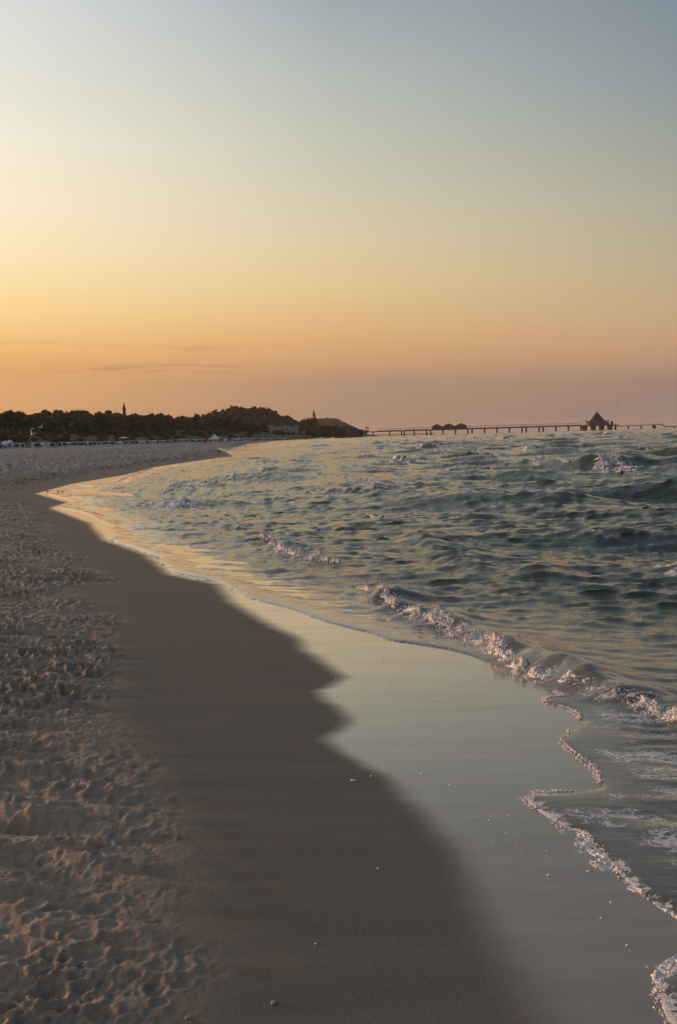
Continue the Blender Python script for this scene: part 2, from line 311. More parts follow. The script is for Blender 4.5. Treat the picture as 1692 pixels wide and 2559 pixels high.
# trampled sand: footprints with rims on a repeatless pair of sheets
def foot_tile(Nn, L, count, seed):
    r = np.random.default_rng(seed); T = np.zeros((Nn, Nn), np.float32); h = L / Nn
    for _ in range(count):
        cx, cy, a = r.uniform(0, L), r.uniform(0, L), r.uniform(0, 2 * np.pi); d = r.uniform(0.6, 1.5)
        ln = r.uniform(0.055, 0.13); wd = ln * r.uniform(0.36, 0.5)
        for (o, l, w, k) in ((0.0, ln * 0.55, wd * 1.1, 1.0), (-ln * 1.05, ln * 0.36, wd * 0.85, 0.9)):
            px_, py_ = cx + o * math.cos(a), cy + o * math.sin(a); R_ = int(l * 2.4 / h)
            ii = np.arange(int(px_ / h) - R_, int(px_ / h) + R_ + 1); jj = np.arange(int(py_ / h) - R_, int(py_ / h) + R_ + 1)
            xx, yy = np.meshgrid(ii * h - px_, jj * h - py_, indexing='ij')
            u = (xx * math.cos(a) + yy * math.sin(a)) / l; v_ = (-xx * math.sin(a) + yy * math.cos(a)) / w
            q = np.sqrt(u * u + v_ * v_)
            prof = -1.0 * (1 - sstep(0.55, 1.05, q)) + 0.62 * np.exp(-((q - 1.25) / 0.26) ** 2)
            wgt = 1 - sstep(0.9, 1.5, q)
            sub = np.ix_(ii % Nn, jj % Nn); T[sub] = T[sub] * (1 - 0.75 * wgt) + prof * d * k
    return T
FT1 = foot_tile(900, 7.2, 520, 3); FT2 = foot_tile(700, 5.0, 330, 5)
NZ1 = fft_tile(640, 4.3, 0.022, 0.25, 1.05, seed=11); NZ1 = (np.abs(NZ1) * -1.0 + 0.8 + 0.45 * NZ1).astype(np.float32); NZ2 = fft_tile(512, 23.0, 0.3, 4.0, 1.6, seed=12)
NZ3 = fft_tile(512, 9.1, 0.10, 0.7, 1.5, theta=math.radians(72), spread=6, seed=13)
BIG = fft_tile(256, 300.0, 8, 90, 1.6, seed=14)

def ground_base(x, y):
    c = curve(G_PTS, y) - x
    z = np.where(c < 0, 0.012 * c - 0.02 * np.maximum(-c - .5, 0), np.where(c < 3.5, 0.006 * c + 0.0062 * c * c, np.interp(c, [3.5, 15, 110, 400], [.09695, .53, 1.10, 1.3])))
    q = curve(H_PTS, y) - x
    z = z + np.interp(q, [0, 12, 40, 160, 500, 1500], [0, 2.6, 4.8, 9.8, 18, 26])
    return np.maximum(z, -1.5), c, q
def hills(x, y):
    h = 0
    for px_, Y, top, rx, ry in ((662, 1450, 14, 52, 130), (605, 1430, 12.5, 66, 150), (530, 1350, 8.5, 80, 160), (430, 900, 5, 150, 160)):
        p = at(px_, 1090, Y); h = h + top * np.exp(-((x - p.x) / rx) ** 2 - ((y - p.y) / ry) ** 2)
    return h * sstep(5, 60, curve(H_PTS, y) - x)
def ground_z(x, y):
    z, c, q = ground_base(x, y); return z + hills(x, y)

rows = np.concatenate([steps(1.6, 4.6, 0.0029), steps(4.615, 60, 0.0042), steps(60.6, 3500, 0.017)])
gx, gy, grr, gq = polar(rows, 0.00155)
z, c, q = ground_base(gx, gy)
keep = (c > -2.5) & (np.hypot(gx, gy) < 3400)
gq, gx, gy, grr, z, c, q = compact(gq, keep, gx, gy, grr, z, c, q)
z = z + hills(gx, gy)
dD = curve(D_PTS, gy) - gx + 0.13 * samp(NZ2, 23.0, gx, gy) * np.clip(grr / 8, 0.5, 2.0)
near = 1 - sstep(40, 110, grr)
dry = sstep(-0.25, 0.55, dD)
band = sstep(3.0, 3.35, gy) * (1 - sstep(4.5, 5.3, gy))             # windblown, smoother stretch of the trampled sand
tramp = sstep(-0.15, 0.55, dD) * (1 - 0.72 * band) * (1 + 0.55 * sstep(3.4, 2.9, gy))
ca_, sa_ = math.cos(0.6), math.sin(0.6)
rough_h = 0.019 * samp(FT1, 7.2, gx, gy) + 0.013 * samp(FT2, 5.0, gx * ca_ + gy * sa_, -gx * sa_ + gy * ca_) + 0.0085 * samp(NZ1, 4.3, gx, gy) + 0.005 * samp(NZ1, 4.3, gx * .55 - gy * .4, gx * .4 + gy * .55) + 0.008 * samp(NZ3, 9.1, gx, gy)
rough_h *= 1.6; rough_h *= 0.75 + 0.35 * np.clip(samp(NZ2, 23.0, gx + 5, gy), -1.5, 1.5)
amp = np.where(q > 0, 1, 1.0) * np.interp(grr, [0, 12, 40, 120, 400], [1.0, 1.0, 1.2, 2.2, 2.6])
und = sstep(-0.55, 0.25, dD)
z = z + tramp * rough_h * amp + und * (0.009 + 0.007 * band) * samp(NZ3, 9.1, gx + 3, gy) * (0.35 + 0.65 * sstep(0, 0.5, dD)) + (1 - dry) * 0.45 * (1 - 0.8 * sstep(-0.3, 0.1, gx - curve(W_PTS, gy))) * 0.0009 * samp(NZ3, 9.1, gx * 0.55, gy * 1.1)
z = z + 0.25 * sstep(20, 90, grr) * samp(BIG, 300.0, gx, gy) * sstep(3, 20, c) * 0.35 + sstep(4, 25, q) * samp(BIG, 300.0, gx * 2, gy * 2) * 0.8
wsoft = 0.05 + 0.010 * np.clip(gy, 0, 12) + 0.11 * sstep(5.5, 2.5, gy)
dW = gx - curve(W_PTS, gy) + 0.012 * samp(NZ2, 23.0, gx, gy * 1.4) + 0.005 * samp(NZ3, 9.1, gx * 0.4, gy)
wet = sstep(-wsoft, wsoft * 0.8, dW)
z = np.where(wet > 0.9, z, z)
veg = sstep(-1, 5, q + 2.0 * samp(BIG, 300.0, gx * 3, gy * 3))
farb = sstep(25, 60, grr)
weed = np.exp(-((dD - 1.2) / 1.6) ** 2) * sstep(26, 38, gy) * (1 - sstep(110, 170, gy)) + 0.55 * np.exp(-((dD - 14) / 2.0) ** 2) * sstep(90, 130, gy)
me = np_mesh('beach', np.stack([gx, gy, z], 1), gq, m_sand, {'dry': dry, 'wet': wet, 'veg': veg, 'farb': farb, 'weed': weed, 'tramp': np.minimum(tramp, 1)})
put('beach', me, kind='structure')
del gq

# ------------------------------------------------------------------ sea
WT = math.radians(236)
TA = fft_tile(512, 41.0, 1.3, 8.0, 2.2, WT, 6.0, 21, True)
TB = fft_tile(640, 8.3, 0.06, 0.75, 1.45, WT + 0.45, 7.0, 22, True)
TC = fft_tile(512, 130.0, 2.0, 16.0, 1.9, math.radians(215), 3.0, 23, True)
FN = fft_tile(512, 6.1, 0.05, 1.2, 1.3, seed=31)

# crests seen in the photograph: pixel track, height (m), half width (m), foam amount
RIDGES = [
 ([(885,1428),(960,1462),(1010,1490),(1050,1508),(1110,1516),(1170,1538),(1235,1574),(1275,1604),(1330,1634),(1400,1660),(1490,1678),(1590,1705),(1692,1738),(1800,1770),(1980,1822),(2250,1900)], .17, .36, .35),
 ([(655,1332),(690,1352),(720,1368),(770,1378),(840,1390),(930,1398)], .14, .40, .75),
 ([(985,1290),(1013,1305),(1055,1330),(1100,1352),(1170,1395),(1225,1432),(1260,1470)], .22, .55, .05),
 ([(1230,1400),(1300,1408),(1400,1420),(1520,1424)], .20, .6, 0),
 ([(1470,1378),(1540,1372),(1610,1380)], .16, .5, 0), ([(1640,1392),(1675,1400),(1760,1420)], .2, .45, .8),
 ([(1460,1330),(1505,1312),(1560,1330)], .26, .5, 0), ([(1300,1245),(1360,1248),(1420,1256)], .15, .6, 0),
 ([(890,1193),(930,1197),(985,1212)], .30, .8, .7), ([(915,1214),(940,1222)], .2, .5, .4), ([(905,1270),(940,1274),(975,1288)], .2, .6, .35),
 ([(570,1308),(590,1303),(625,1310)], .13, .4, .2), ([(555,1245),(590,1246),(625,1250)], .15, .6, 0),
 ([(335,1240),(390,1238),(450,1240),(520,1250)], .30, .9, 1.0), ([(390,1212),(430,1206),(470,1203),(560,1194),(640,1184)], .34, 1.0, .85),
 ([(470,1196),(540,1192),(600,1182),(690,1165),(770,1163)], .30, 1.0, .3),
 ([(632,1155),(660,1149),(690,1150),(740,1146)], .4, 1.1, .5), ([(820,1160),(860,1155),(925,1158),(1000,1150)], .45, 1.3, .08),
 ([(965,1142),(985,1138),(1010,1142),(1040,1150)], .5, 1.2, .9), ([(900,1130),(930,1135),(955,1138)], .45, 1.3, .8), ([(900,1103),(925,1103)], .4, 1.5, .7),
 ([(955,1104),(990,1104)], .5, 1.8, .9), ([(1003,1109),(1035,1108),(1060,1112)], .5, 1.8, .7), ([(1003,1117),(1047,1117),(1080,1113)], .5, 1.6, .5),
 ([(1070,1118),(1118,1114),(1180,1117)], .5, 1.6, .8), ([(1037,1128),(1090,1126),(1120,1130)], .45, 1.4, .8), ([(1140,1132),(1180,1128),(1230,1137)], .45, 1.4, .5),
 ([(1205,1137),(1250,1128),(1300,1133)], .55, 1.4, .9), ([(1236,1104),(1260,1103)], .5, 1.8, .6), ([(1250,1121),(1300,1117),(1345,1120),(1395,1123)], .5, 1.6, 1.0),
 ([(1118,1160),(1165,1153),(1240,1158)], .42, 1.2, .8), ([(1330,1148),(1345,1140),(1410,1148)], .5, 1.2, .8), ([(1440,1158),(1490,1145),(1515,1140),(1590,1152)], .55, 1.2, .8),
 ([(1482,1160),(1525,1155),(1560,1166)], .4, .9, .9), ([(1502,1174),(1530,1166),(1620,1174)], .3, .9, .9), ([(1540,1178),(1575,1175)], .25, .8, .8),
 ([(1575,1200),(1600,1195),(1660,1205)], .28, .8, .7), ([(1585,1118),(1615,1114)], .6, 1.6, 1.0), ([(1618,1121),(1648,1116)], .6, 1.6, 1.0), ([(1668,1077),(1685,1076)], 1.0, 6, 1.0),
 ([(1390,1112),(1470,1106),(1540,1114)], .5, 1.8, 0), ([(1090,1280),(1160,1276),(1220,1284)], .16, .6, 0), ([(760,1300),(830,1296),(900,1306)], .12, .5, 0),
 ([(1360,1520),(1440,1525),(1540,1545)], .09, .4, 0), ([(1180,1330),(1250,1332),(1330,1340)], .12, .5, 0),
 ([(600,1118),(640,1116)], .3, 1.2, .5), ([(720,1108),(760,1107)], .35, 1.5, .5), ([(800,1113),(840,1111)], .4, 1.5, .6), ([(760,1128),(800,1126)], .35, 1.2, .4), ([(670,1128),(705,1127)], .35, 1.2, .3),
]
rr = np.random.default_rng(44)
RW = []
for track, H, w, fo in RIDGES:
    RW.append(([gnd(px_, py_, H * 0.75) for px_, py_ in track], H, w, fo))
for i in range(70):       # more of the same swell, less distinct
    Y = rr.uniform(14, 130); X = rr.uniform(-0.2, 0.55) * Y + 2
    if X < np.interp(Y, G_PTS[:, 0], G_PTS[:, 1]) + 4: continue
    L_ = rr.uniform(4, 10) * (0.6 + Y / 60); a = math.radians(rr.normal(-40, 13))
    pts = [(X + L_ * u * math.cos(a) + rr.normal(0, .06 * L_), Y + L_ * u * math.sin(a) + rr.normal(0, .06 * L_)) for u in (-.5, -.17, .17, .5)]
    RW.append((pts, rr.uniform(.08, .17) * (0.7 + Y / 90), rr.uniform(.35, .7) * (0.8 + Y / 70), 0.0))
for i in range(60):       # far white crests
    Y = math.exp(rr.uniform(math.log(90), math.log(900))); X = rr.uniform(-0.05, 0.45) * Y
    if X < np.interp(Y, G_PTS[:, 0], G_PTS[:, 1]) + 12: continue
    L_ = rr.uniform(3, 9) * (0.8 + Y / 300); a = math.radians(rr.normal(-15, 20))
    pts = [(X + L_ * u * math.cos(a), Y + L_ * u * math.sin(a)) for u in (-.5, 0, .5)]
    RW.append((pts, rr.uniform(.25, .5), rr.uniform(1.2, 2.2) * (0.8 + Y / 400), rr.choice([0, 0, 0.5, 0.8])))

def sea_state(x, y, r):
    """height, foam, sideways shift, edge distance of the water at points of the plan"""
    g = curve(G_PTS, y); c = x - g
    sd = np.where(inside(x, y, E_POLY), 1.0, -1.0) * np.minimum(np.abs(c) + 2, 60)
    m = (np.abs(c) < 4.5) & (r < 320)
    if m.any():
        d, _, _, _ = seg_dist(x[m], y[m], E_ALL); sd[m] = np.sign(sd[m]) * np.minimum(d, np.abs(sd[m]))
    dist = np.maximum(c, 0) * np.interp(y, [9, 14, 22, 60], [1, 2.4, 3.8, 5.0])
    aA = np.interp(dist, [0.3, 1.5, 4, 12, 40, 120], [0.0, 0.010, 0.028, 0.046, 0.078, 0.12])
    aB = np.interp(dist, [0.0, 0.6, 2, 5, 20], [0.0012, 0.0055, 0.0105, 0.0140, 0.019]) * (1 - sstep(60, 220, r))
    aC = np.interp(dist, [6, 30, 120, 400], [0.0, 0.05, 0.16, 0.22])
    bm = 0.88 + 0.14 * np.clip(samp(BIG, 300.0, x * 6, y * 4), -1.6, 1.6)
    h = aA * samp(TA[0], 41.0, x, y) + aB * bm * samp(TB[0], 8.3, x, y) + aC * samp(TC[0], 130.0, x, y)
    dx = 0.9 * (aA * samp(TA[1], 41.0, x, y) + 1.35 * aB * samp(TB[1], 8.3, x, y) + aC * samp(TC[1], 130.0, x, y))
    dy = 0.9 * (aA * samp(TA[2], 41.0, x, y) + 1.35 * aB * samp(TB[2], 8.3, x, y) + aC * samp(TC[2], 130.0, x, y))
    fo = np.zeros_like(x); h = h * sstep(0.0, 0.5, sd)
    sw = sstep(9, 14, y) * sstep(0.05, .3, sd) * np.exp(-np.maximum(sd, 0) / np.interp(y, [10, 30, 80], [1.6, 3, 6])) * np.interp(y, [10, 30, 100], [.006, .014, .03])
    h = h + sw * np.sin(2 * np.pi * np.maximum(sd, 0) / np.interp(y, [10, 30, 80], [.42, .9, 2.0]) + 2.4 * samp(NZ2, 23.0, x * .6, y * .6)) ** 3
    near_f = sstep(0.02, 0.32, sd)
    for k, (P, H, w, f) in enumerate(RW):
        Pn = np.array(P); lo = Pn.min(0) - 4 * w; hi = Pn.max(0) + 4 * w
        m = (x > lo[0]) & (x < hi[0]) & (y > lo[1]) & (y < hi[1])
        if not m.any(): continue
        xm, ym = x[m], y[m]
        wob = 0.20 * w * samp(NZ2, 23.0, xm * 0.9 / w ** .5 + k, ym * 0.9 / w ** .5)
        d, sd_, tt, Ln = seg_dist(xm, ym, P)
        # shoreward side is the left/near side of the crest
        tx, ty = Pn[-1] - Pn[0]; sg = 1.0 if (-ty * -0.8 + tx * -0.6) > 0 else -1.0
        sgn = -sd_ * d * sg + wob              # positive on the shoreward (front) side
        tap = sstep(0, 0.45, tt / Ln) * (1 - sstep(0.55, 1.0, tt / Ln)) if k else sstep(0, 0.16, tt / Ln)
        var = 0.8 + 0.3 * np.clip(samp(NZ2, 23.0, tt * 0.8 / w ** .5 + k * 1.7, tt * 0 + k), -1.5, 1.5)
        prof = np.where(sgn > 0, np.exp(-(sgn / (0.5 * w)) ** 2), 1 / (1 + (sgn / (0.9 * w)) ** 2) * np.exp(-(sgn / (2.0 * w)) ** 2))
        h[m] += near_f[m] * H * (0.72 if k == 0 else 0.55) * var * tap * prof
        if f > 0:
            bl = 0.92 + 0.3 * samp(FN, 6.1, tt * .7 + 1.3, tt * 0 + .4) if k == 0 else 0.9 + 0.6 * samp(FN, 6.1, tt * (0.6 if w < .7 else .2) + 2.3 * k, tt * 0 + 0.7 * k)
            fo[m] = np.maximum(fo[m], f * tap * np.clip(bl, 0.05, 1.2) * np.exp(-((sgn - 0.38 * w) / (0.42 * w)) ** 2))
            lump = np.clip(samp(FN, 6.1, xm * 1.1, ym * 1.1) + 0.6 * samp(NZ1, 4.3, xm * 1.5, ym * 1.5), -1, 2.2)
            h[m] += near_f[m] * np.clip(fo[m], 0, 1) * min(H, .5) * (0.06 if w < .7 else .12) * lump
            tr = (1 - sstep(1.0 * w, 3.2 * w, sgn)) * (sgn > 0)
            fo[m] = np.maximum(fo[m], 0.22 * f * tap * tr)
    return h, fo, dx, dy, sd, dist

rows = np.concatenate([steps(1.6, 7.5, 0.0036), steps(7.52, 20, 0.0056), steps(20.1, 210, 0.0055), steps(211, 900, 0.008), steps(910, 9500, 0.04)])
wx, wy, wr_, wq = polar(rows, 0.00165, 0.52)
keep = (wx - curve(G_PTS, wy) > -3.2) & (wy < 7000)
ins = inside(wx, wy, E_POLY)
cc = wx - curve(G_PTS, wy)
keep &= ins | ((np.abs(cc) < 4) & (wr_ < 320))
wq, wx, wy, wr_ = compact(wq, keep, wx, wy, wr_)
h, fo, dx, dy, sd, dist = sea_state(wx, wy, wr_)
zg, _, _ = ground_base(wx, wy)
lip = np.interp(wr_, [2, 8, 30, 120], [0.016, 0.014, 0.02, 0.03])
film = zg + lip * (1 - np.exp(-np.maximum(sd, 0) / 0.035)) - 0.012 * (sd < 0) - np.clip(-sd, 0, 1) * 0.3
fade = sstep(0.0, 0.6, sd)
film = film - 0.03 * np.clip(sd - .25, 0, 4)
wz = np.maximum(film + h, h - 0.012 + np.minimum(sd, 0) * 0.5 + 0.012 * fade)
en = samp(FN, 6.1, wx * 1.3, wy * 1.3)
near_edge = np.exp(-(np.maximum(sd, 0) / (0.035 + 0.02 * en.clip(-1, 2) + 0.0018 * wr_ + 0.022 * np.clip(wr_ - 11.5, 0, 60))) ** 2) * (sd > -0.02)
edge_f = near_edge * np.clip(0.62 + 0.5 * samp(FN, 6.1, wx * 0.5 + 3, wy * 0.5), 0.0, 1.0) * np.interp(wr_, [2, 4.7, 5.0, 9, 10, 14, 40], [0.9, 0.85, 0.4, 0.4, 0.45, 0.95, 0.9])
# lacy foam left inside the run-up of the near tongues
lace = sstep(0.02, 0.15, sd) * (1 - sstep(0.45, 1.1, sd)) * (1 - sstep(5.2, 7.2, wy)) * np.clip(0.27 + 0.14 * samp(NZ3, 9.1, wx * 0.6, wy * 0.8) + 0.17 * samp(FN, 6.1, wx * .9, wy * .9), 0, 0.58)
band2 = sstep(0.1, 0.5, sd) * (1 - sstep(1.5, 4.0, sd)) * sstep(13, 18, wy) * (1 - sstep(60, 110, wy)) * np.clip(0.26 + 0.26 * samp(NZ3, 9.1, wx * 0.3, wy * 0.5), 0, 0.6)
fo = np.maximum(np.maximum(fo, edge_f), np.maximum(lace, band2))
shal = 1 - sstep(0.0, 1.5, sd)
shal = np.maximum(shal, 0.55 * np.exp(-((dist - 1.2) / 1.4) ** 2))
rip = np.interp(dist, [0.0, 0.5, 2, 8, 60], [0.14, 0.30, 0.5, 0.7, 0.75]) * np.interp(wy, [6, 9, 14], [1, 1.5, 1.7]) * np.interp(wr_, [2, 20, 60, 150, 600], [0.8, 0.8, 0.9, 1.2, 1.8])
mv = sstep(0.3, 2.0, sd)
me = np_mesh('sea', np.stack([wx - dx * mv, wy - dy * mv, wz], 1), wq, m_sea, {'foam': fo, 'shallow': shal, 'ripple': rip})
put('sea', me, kind='structure')

# froth: lumps of bubbles on the breaking crests and along the run-up edges
def ico():
    bm = bmesh.new(); bmesh.ops.create_icosphere(bm, subdivisions=1, radius=1.0)
    v = np.array([x.co[:] for x in bm.verts]); f = np.array([[q.index for q in p.verts] for p in bm.faces]); bm.free(); return v, f
ICO_V, ICO_F = ico()
def lumps(name, P, R, flat, label=None, kind='stuff', cat=None):
    n = len(P); r = np.random.default_rng(len(name) + n)
    s = R[:, None] * r.uniform(0.65, 1.4, (n, 3)); s[:, 2] *= flat
    a = r.uniform(0, 2 * np.pi, n); ca, sa = np.cos(a)[:, None], np.sin(a)[:, None]
    V = ICO_V[None] * s[:, None, :] * r.uniform(0.75, 1.25, (n, len(ICO_V), 1))
    V = np.stack([V[..., 0] * ca - V[..., 1] * sa, V[..., 0] * sa + V[..., 1] * ca, V[..., 2]], -1) + P[:, None, :]
    F = ICO_F[None] + (np.arange(n) * len(ICO_V))[:, None, None]
    me = np_mesh(name, V.reshape(-1, 3), F.reshape(-1, 3), m_foam, nper=3)
    return put(name, me, kind=kind, label=label, cat=cat)
def water_pt(x, y):
    r = np.hypot(x, y); h, fo, dx, dy, sd, dist = sea_state(x, y, r); zg, _, _ = ground_base(x, y)
    lp = np.interp(r, [2, 8, 30, 120], [0.016, 0.014, 0.02, 0.03])
    film = zg + lp * (1 - np.exp(-np.maximum(sd, 0) / 0.035)); film = film - 0.03 * np.clip(sd - .25, 0, 4) + h; fade = sstep(0.0, 0.6, sd); mv = sstep(0.3, 2.0, sd)
    return x - dx * mv, y - dy * mv, np.maximum(film, h - 0.012 + 0.012 * fade), fo, sd
m_froth, t, b = new_mat('froth')
g = N(t, 'ShaderNodeTexCoord').outputs['Object']
vo = N(t, 'ShaderNodeTexVoronoi', inp={'Scale': 120.0}); t.links.new(g, vo.inputs['Vector']); vo2 = N(t, 'ShaderNodeTexVoronoi', inp={'Scale': 46.0}); t.links.new(g, vo2.inputs['Vector'])
fz = noise(t, g, 30, 5, .65)
t.links.new(mixc(t, maprange(t, fz, .35, .65, 0, 1), (0.48, 0.45, 0.45), (0.82, 0.78, 0.77)), b.inputs['Base Color']); b.inputs['Roughness'].default_value = .45
bp = N(t, 'ShaderNodeBump', inp={'Distance': 0.012, 'Strength': .8}); t.links.new(math_n(t, 'SUBTRACT', math_n(t, 'MULTIPLY', fz, .6), math_n(t, 'ADD', math_n(t, 'MULTIPLY', vo.outputs[0], .5), vo2.outputs[0])), bp.inputs['Height']); t.links.new(bp.outputs[0], b.inputs['Normal'])
BUB = fft_tile(512, 1.7, 0.010, 0.10, 1.25, seed=77); BUB2 = fft_tile(512, 2.9, 0.03, 0.35, 1.5, seed=78)
def froth_strip(P, widths, ds, du, thick, back, seed, offs=0.0, patch=0.0):
    """a ragged, billowing sheet of froth along a line: cross axis u runs from behind (-) to the shoreward side (+)"""
    Pn = np.array(P, float); seg = np.hypot(*(Pn[1:] - Pn[:-1]).T); cum = np.concatenate([[0], np.cumsum(seg)])
    sv = np.arange(0, cum[-1], ds); pxy = np.stack([np.interp(sv, cum, Pn[:, 0]), np.interp(sv, cum, Pn[:, 1])], 1)
    kk = np.hanning(41); kk /= kk.sum()
    sm = np.stack([np.convolve(np.pad(pxy[:, q], 20, 'reflect', reflect_type='odd'), kk, 'valid') for q in (0, 1)], 1) if ds < .05 else pxy
    d = np.gradient(sm, axis=0); d /= np.linalg.norm(d, axis=1)[:, None] + 1e-9; nr = np.stack([-d[:, 1], d[:, 0]], 1)
    tx, ty = Pn[-1] - Pn[0]; sg = 1.0 if (-ty * -0.8 + tx * -0.6) > 0 else -1.0
    wv_ = np.interp(sv, cum, widths); W_ = max(widths); uu = np.arange(-back - .03, W_ * 1.15 + .03, du)
    Sg, Ug = np.meshgrid(np.arange(len(sv)), uu, indexing='ij')
    x0 = sm[Sg, 0] + nr[Sg, 0] * sg * (Ug + offs); y0 = sm[Sg, 1] + nr[Sg, 1] * sg * (Ug + offs)
    x1, y1, z1, fo_, sd_ = water_pt(x0.ravel(), y0.ravel())
    w2 = wv_[Sg].ravel(); u = Ug.ravel(); x0 = x0.ravel(); y0 = y0.ravel()
    n1_ = samp(BUB2, 2.9, x0 * .8 + seed, y0 * .8); n2_ = samp(BUB, 1.7, x0 + seed, y0); n3_ = samp(FN, 6.1, x0 * .7 + seed, y0 * .7)
    front = 1 - sstep(.62, 1.0, u / np.maximum(w2, 1e-3) + .22 * n1_ + .10 * n2_); rear = sstep(-back, -back * .2 + .005, u + .35 * back * n1_)
    cov = front * rear * np.clip(1 + patch * n3_, 0, 1.3) * sstep(0.005, .03, w2)
    sL = sv[Sg].ravel(); el_ = min(.25 * cum[-1], max(6 * ds, W_)); cov = cov * sstep(0, el_, sL) * (1 - sstep(cum[-1] - el_ - ds, cum[-1] - 1.5 * ds, sL))
    bil = .46 + .34 * n1_ - .26 * np.abs(n2_) + .16 * n3_
    T = thick * cov * np.clip(bil, -.3, 1.25)
    z2 = z1 + T - .008 * (1 - sstep(.05, .3, cov)) - .1 * thick
    ny_ = len(uu); idx = np.arange(len(sv) * ny_).reshape(len(sv), ny_)
    q = np.stack([idx[:-1, :-1], idx[:-1, 1:], idx[1:, 1:], idx[1:, :-1]], -1).reshape(-1, 4)
    q, X1, Y1, Z1, Cv = compact(q, cov > .03, x1 + nr[Sg, 0].ravel() * sg * T * .25 * n1_, y1 + nr[Sg, 1].ravel() * sg * T * .25 * n1_, z2, cov)
    return np.stack([X1, Y1, Z1], 1), q, Cv
def join_strips(name, L):
    off = 0; V = []; Q = []
    for v_, q_, _ in L: V.append(v_); Q.append(q_ + off); off += len(v_)
    put(name, np_mesh(name, np.concatenate(V), np.concatenate(Q), m_froth), kind='stuff')
ST = [froth_strip(RW[0][0], [.0, .08, .10, .06, .18, .23, .18, .11, .10, .09, .10, .12, .13, .13, .12, .10], .0075, .0075, .038, .03, 1, .055, .3),
      froth_strip(RW[1][0], [.10, .18, .08, .20, .03, .0], .012, .012, .055, .05, 2, .0, .6)]
join_strips('breaker_foam', ST)
V0 = np.concatenate([v_[c_ > .5] for v_, _, c_ in ST]); pk = V0[rng.integers(0, len(V0), 3800)]
R_ = np.interp(pk[:, 1], [5, 10, 20], [.0028, .0036, .006]) * rng.lognormal(0, .4, len(pk)).clip(.5, 2.0)
lumps('breaker_spray', pk + np.stack([rng.normal(0, .012, len(pk)), rng.normal(0, .012, len(pk)), rng.uniform(0, 1, len(pk)) ** 3 * .05], 1), R_, .9)
ST = []
for k, (P, H, w, f) in enumerate(RW[2:]):
    Yd = np.mean([p[1] for p in P])
    if f < .3 or Yd > 260: continue
    g_ = float(np.interp(Yd, [12, 40, 100, 260], [.03, .07, .16, .4])); n_ = len(P); wd_ = [f * w * .42 * (1 if 0 < q < n_ - 1 else .35) for q in range(n_)]
    ST.append(froth_strip(P, wd_, g_, g_, .055 * min(w, 1.2), .16 * w, k, 0.0, 1.0))
join_strips('whitecap_foam', ST)
# frothy lip along the run-up edges near the camera
Ew = np.array(E_W); ST = []
def lip(y0, y1, w, th, ds, patch, seed):
    m_ = (Ew[:, 1] > y0) & (Ew[:, 1] < y1); P = Ew[m_]
    v_, q_, c_ = froth_strip(P[::-1] if False else P, list(w * np.clip(.75 + .75 * samp(FN, 6.1, P[:, 0] * .9 + seed, P[:, 1] * .9), .15, 2.0)), ds, ds * .8, th, .012, seed, 0, patch); ST.append((v_, q_, c_))
lip(2.4, 4.75, .050, .009, .006, 1.0, 3); lip(4.7, 6.5, .014, .005, .006, 3.0, 4); lip(8.0, 12.2, .022, .005, .014, 1.6, 5); lip(12.2, 19.5, .10, .012, .022, .7, 6)
join_strips('runup_foam', ST)
Ew2 = Ew[Ew[:, 1] < 6.6]; seg = np.hypot(*(Ew2[1:] - Ew2[:-1]).T); cum = np.concatenate([[0], np.cumsum(seg)]); n = 5200
sv = rng.uniform(0, cum[-1], n); p = np.stack([np.interp(sv, cum, Ew2[:, 0]), np.interp(sv, cum, Ew2[:, 1])], 1) + rng.normal(0, 0.011, (n, 2))
k = rng.uniform(0, 1, n) < np.clip(0.35 + 0.7 * samp(FN, 6.1, p[:, 0] * 0.7 + 3, p[:, 1] * 0.7), 0, 1); p = p[k]
x, y, zz, fo_, sd_ = water_pt(p[:, 0], p[:, 1]); R_ = np.interp(p[:, 1], [2.5, 5, 7], [.0024, .0030, .0036]) * rng.lognormal(-.1, .45, len(p)).clip(.4, 2.4)
lumps('runup_bubbles', np.stack([p[:, 0], p[:, 1], ground_base(p[:, 0], p[:, 1])[0] + R_ * .4 + np.where(sd_ > 0, .009, 0)], 1), R_, 0.75)
# loose flecks left on the mirror-wet sand
FL = []
for (x0, y0, x1, y1, n, sp) in ((775, 1600, 1120, 1640, 60, 26), (800, 1690, 1320, 1690, 60, 12), (830, 1740, 1230, 1830, 60, 24), (1080, 1880, 1320, 2060, 40, 26), (1150, 1990, 1560, 2240, 36, 40), (860, 1880, 1330, 1960, 30, 30)):
    for _ in range(n * 6 // 10):
        u = rng.uniform(); FL.append(gnd(x0 + (x1 - x0) * u + rng.normal(0, sp), y0 + (y1 - y0) * u + rng.normal(0, sp * .6), 0.04))
FL = np.array(FL); FL = FL[~inside(FL[:, 0], FL[:, 1], E_POLY)]
lumps('foam_flecks', np.stack([FL[:, 0], FL[:, 1], ground_base(FL[:, 0], FL[:, 1])[0] + .001], 1), rng.lognormal(-5.75, .5, len(FL)).clip(.0012, .008), 0.35)

# ------------------------------------------------------------------ vegetation
m_leafA = simple('leaf_dark', (0.098, 0.094, 0.056), 0.9, 0.45, 0.9, 0.1)
m_leafB = simple('leaf_olive', (0.12, 0.11, 0.062), 0.9, 0.45, 0.9, 0.1)
m_leafC = simple('leaf_shrub', (0.115, 0.122, 0.048), 0.9, 0.4, 1.2, 0.1)
m_bark = simple('bark', (0.06, 0.045, 0.035), 0.9, 0.3, 4)

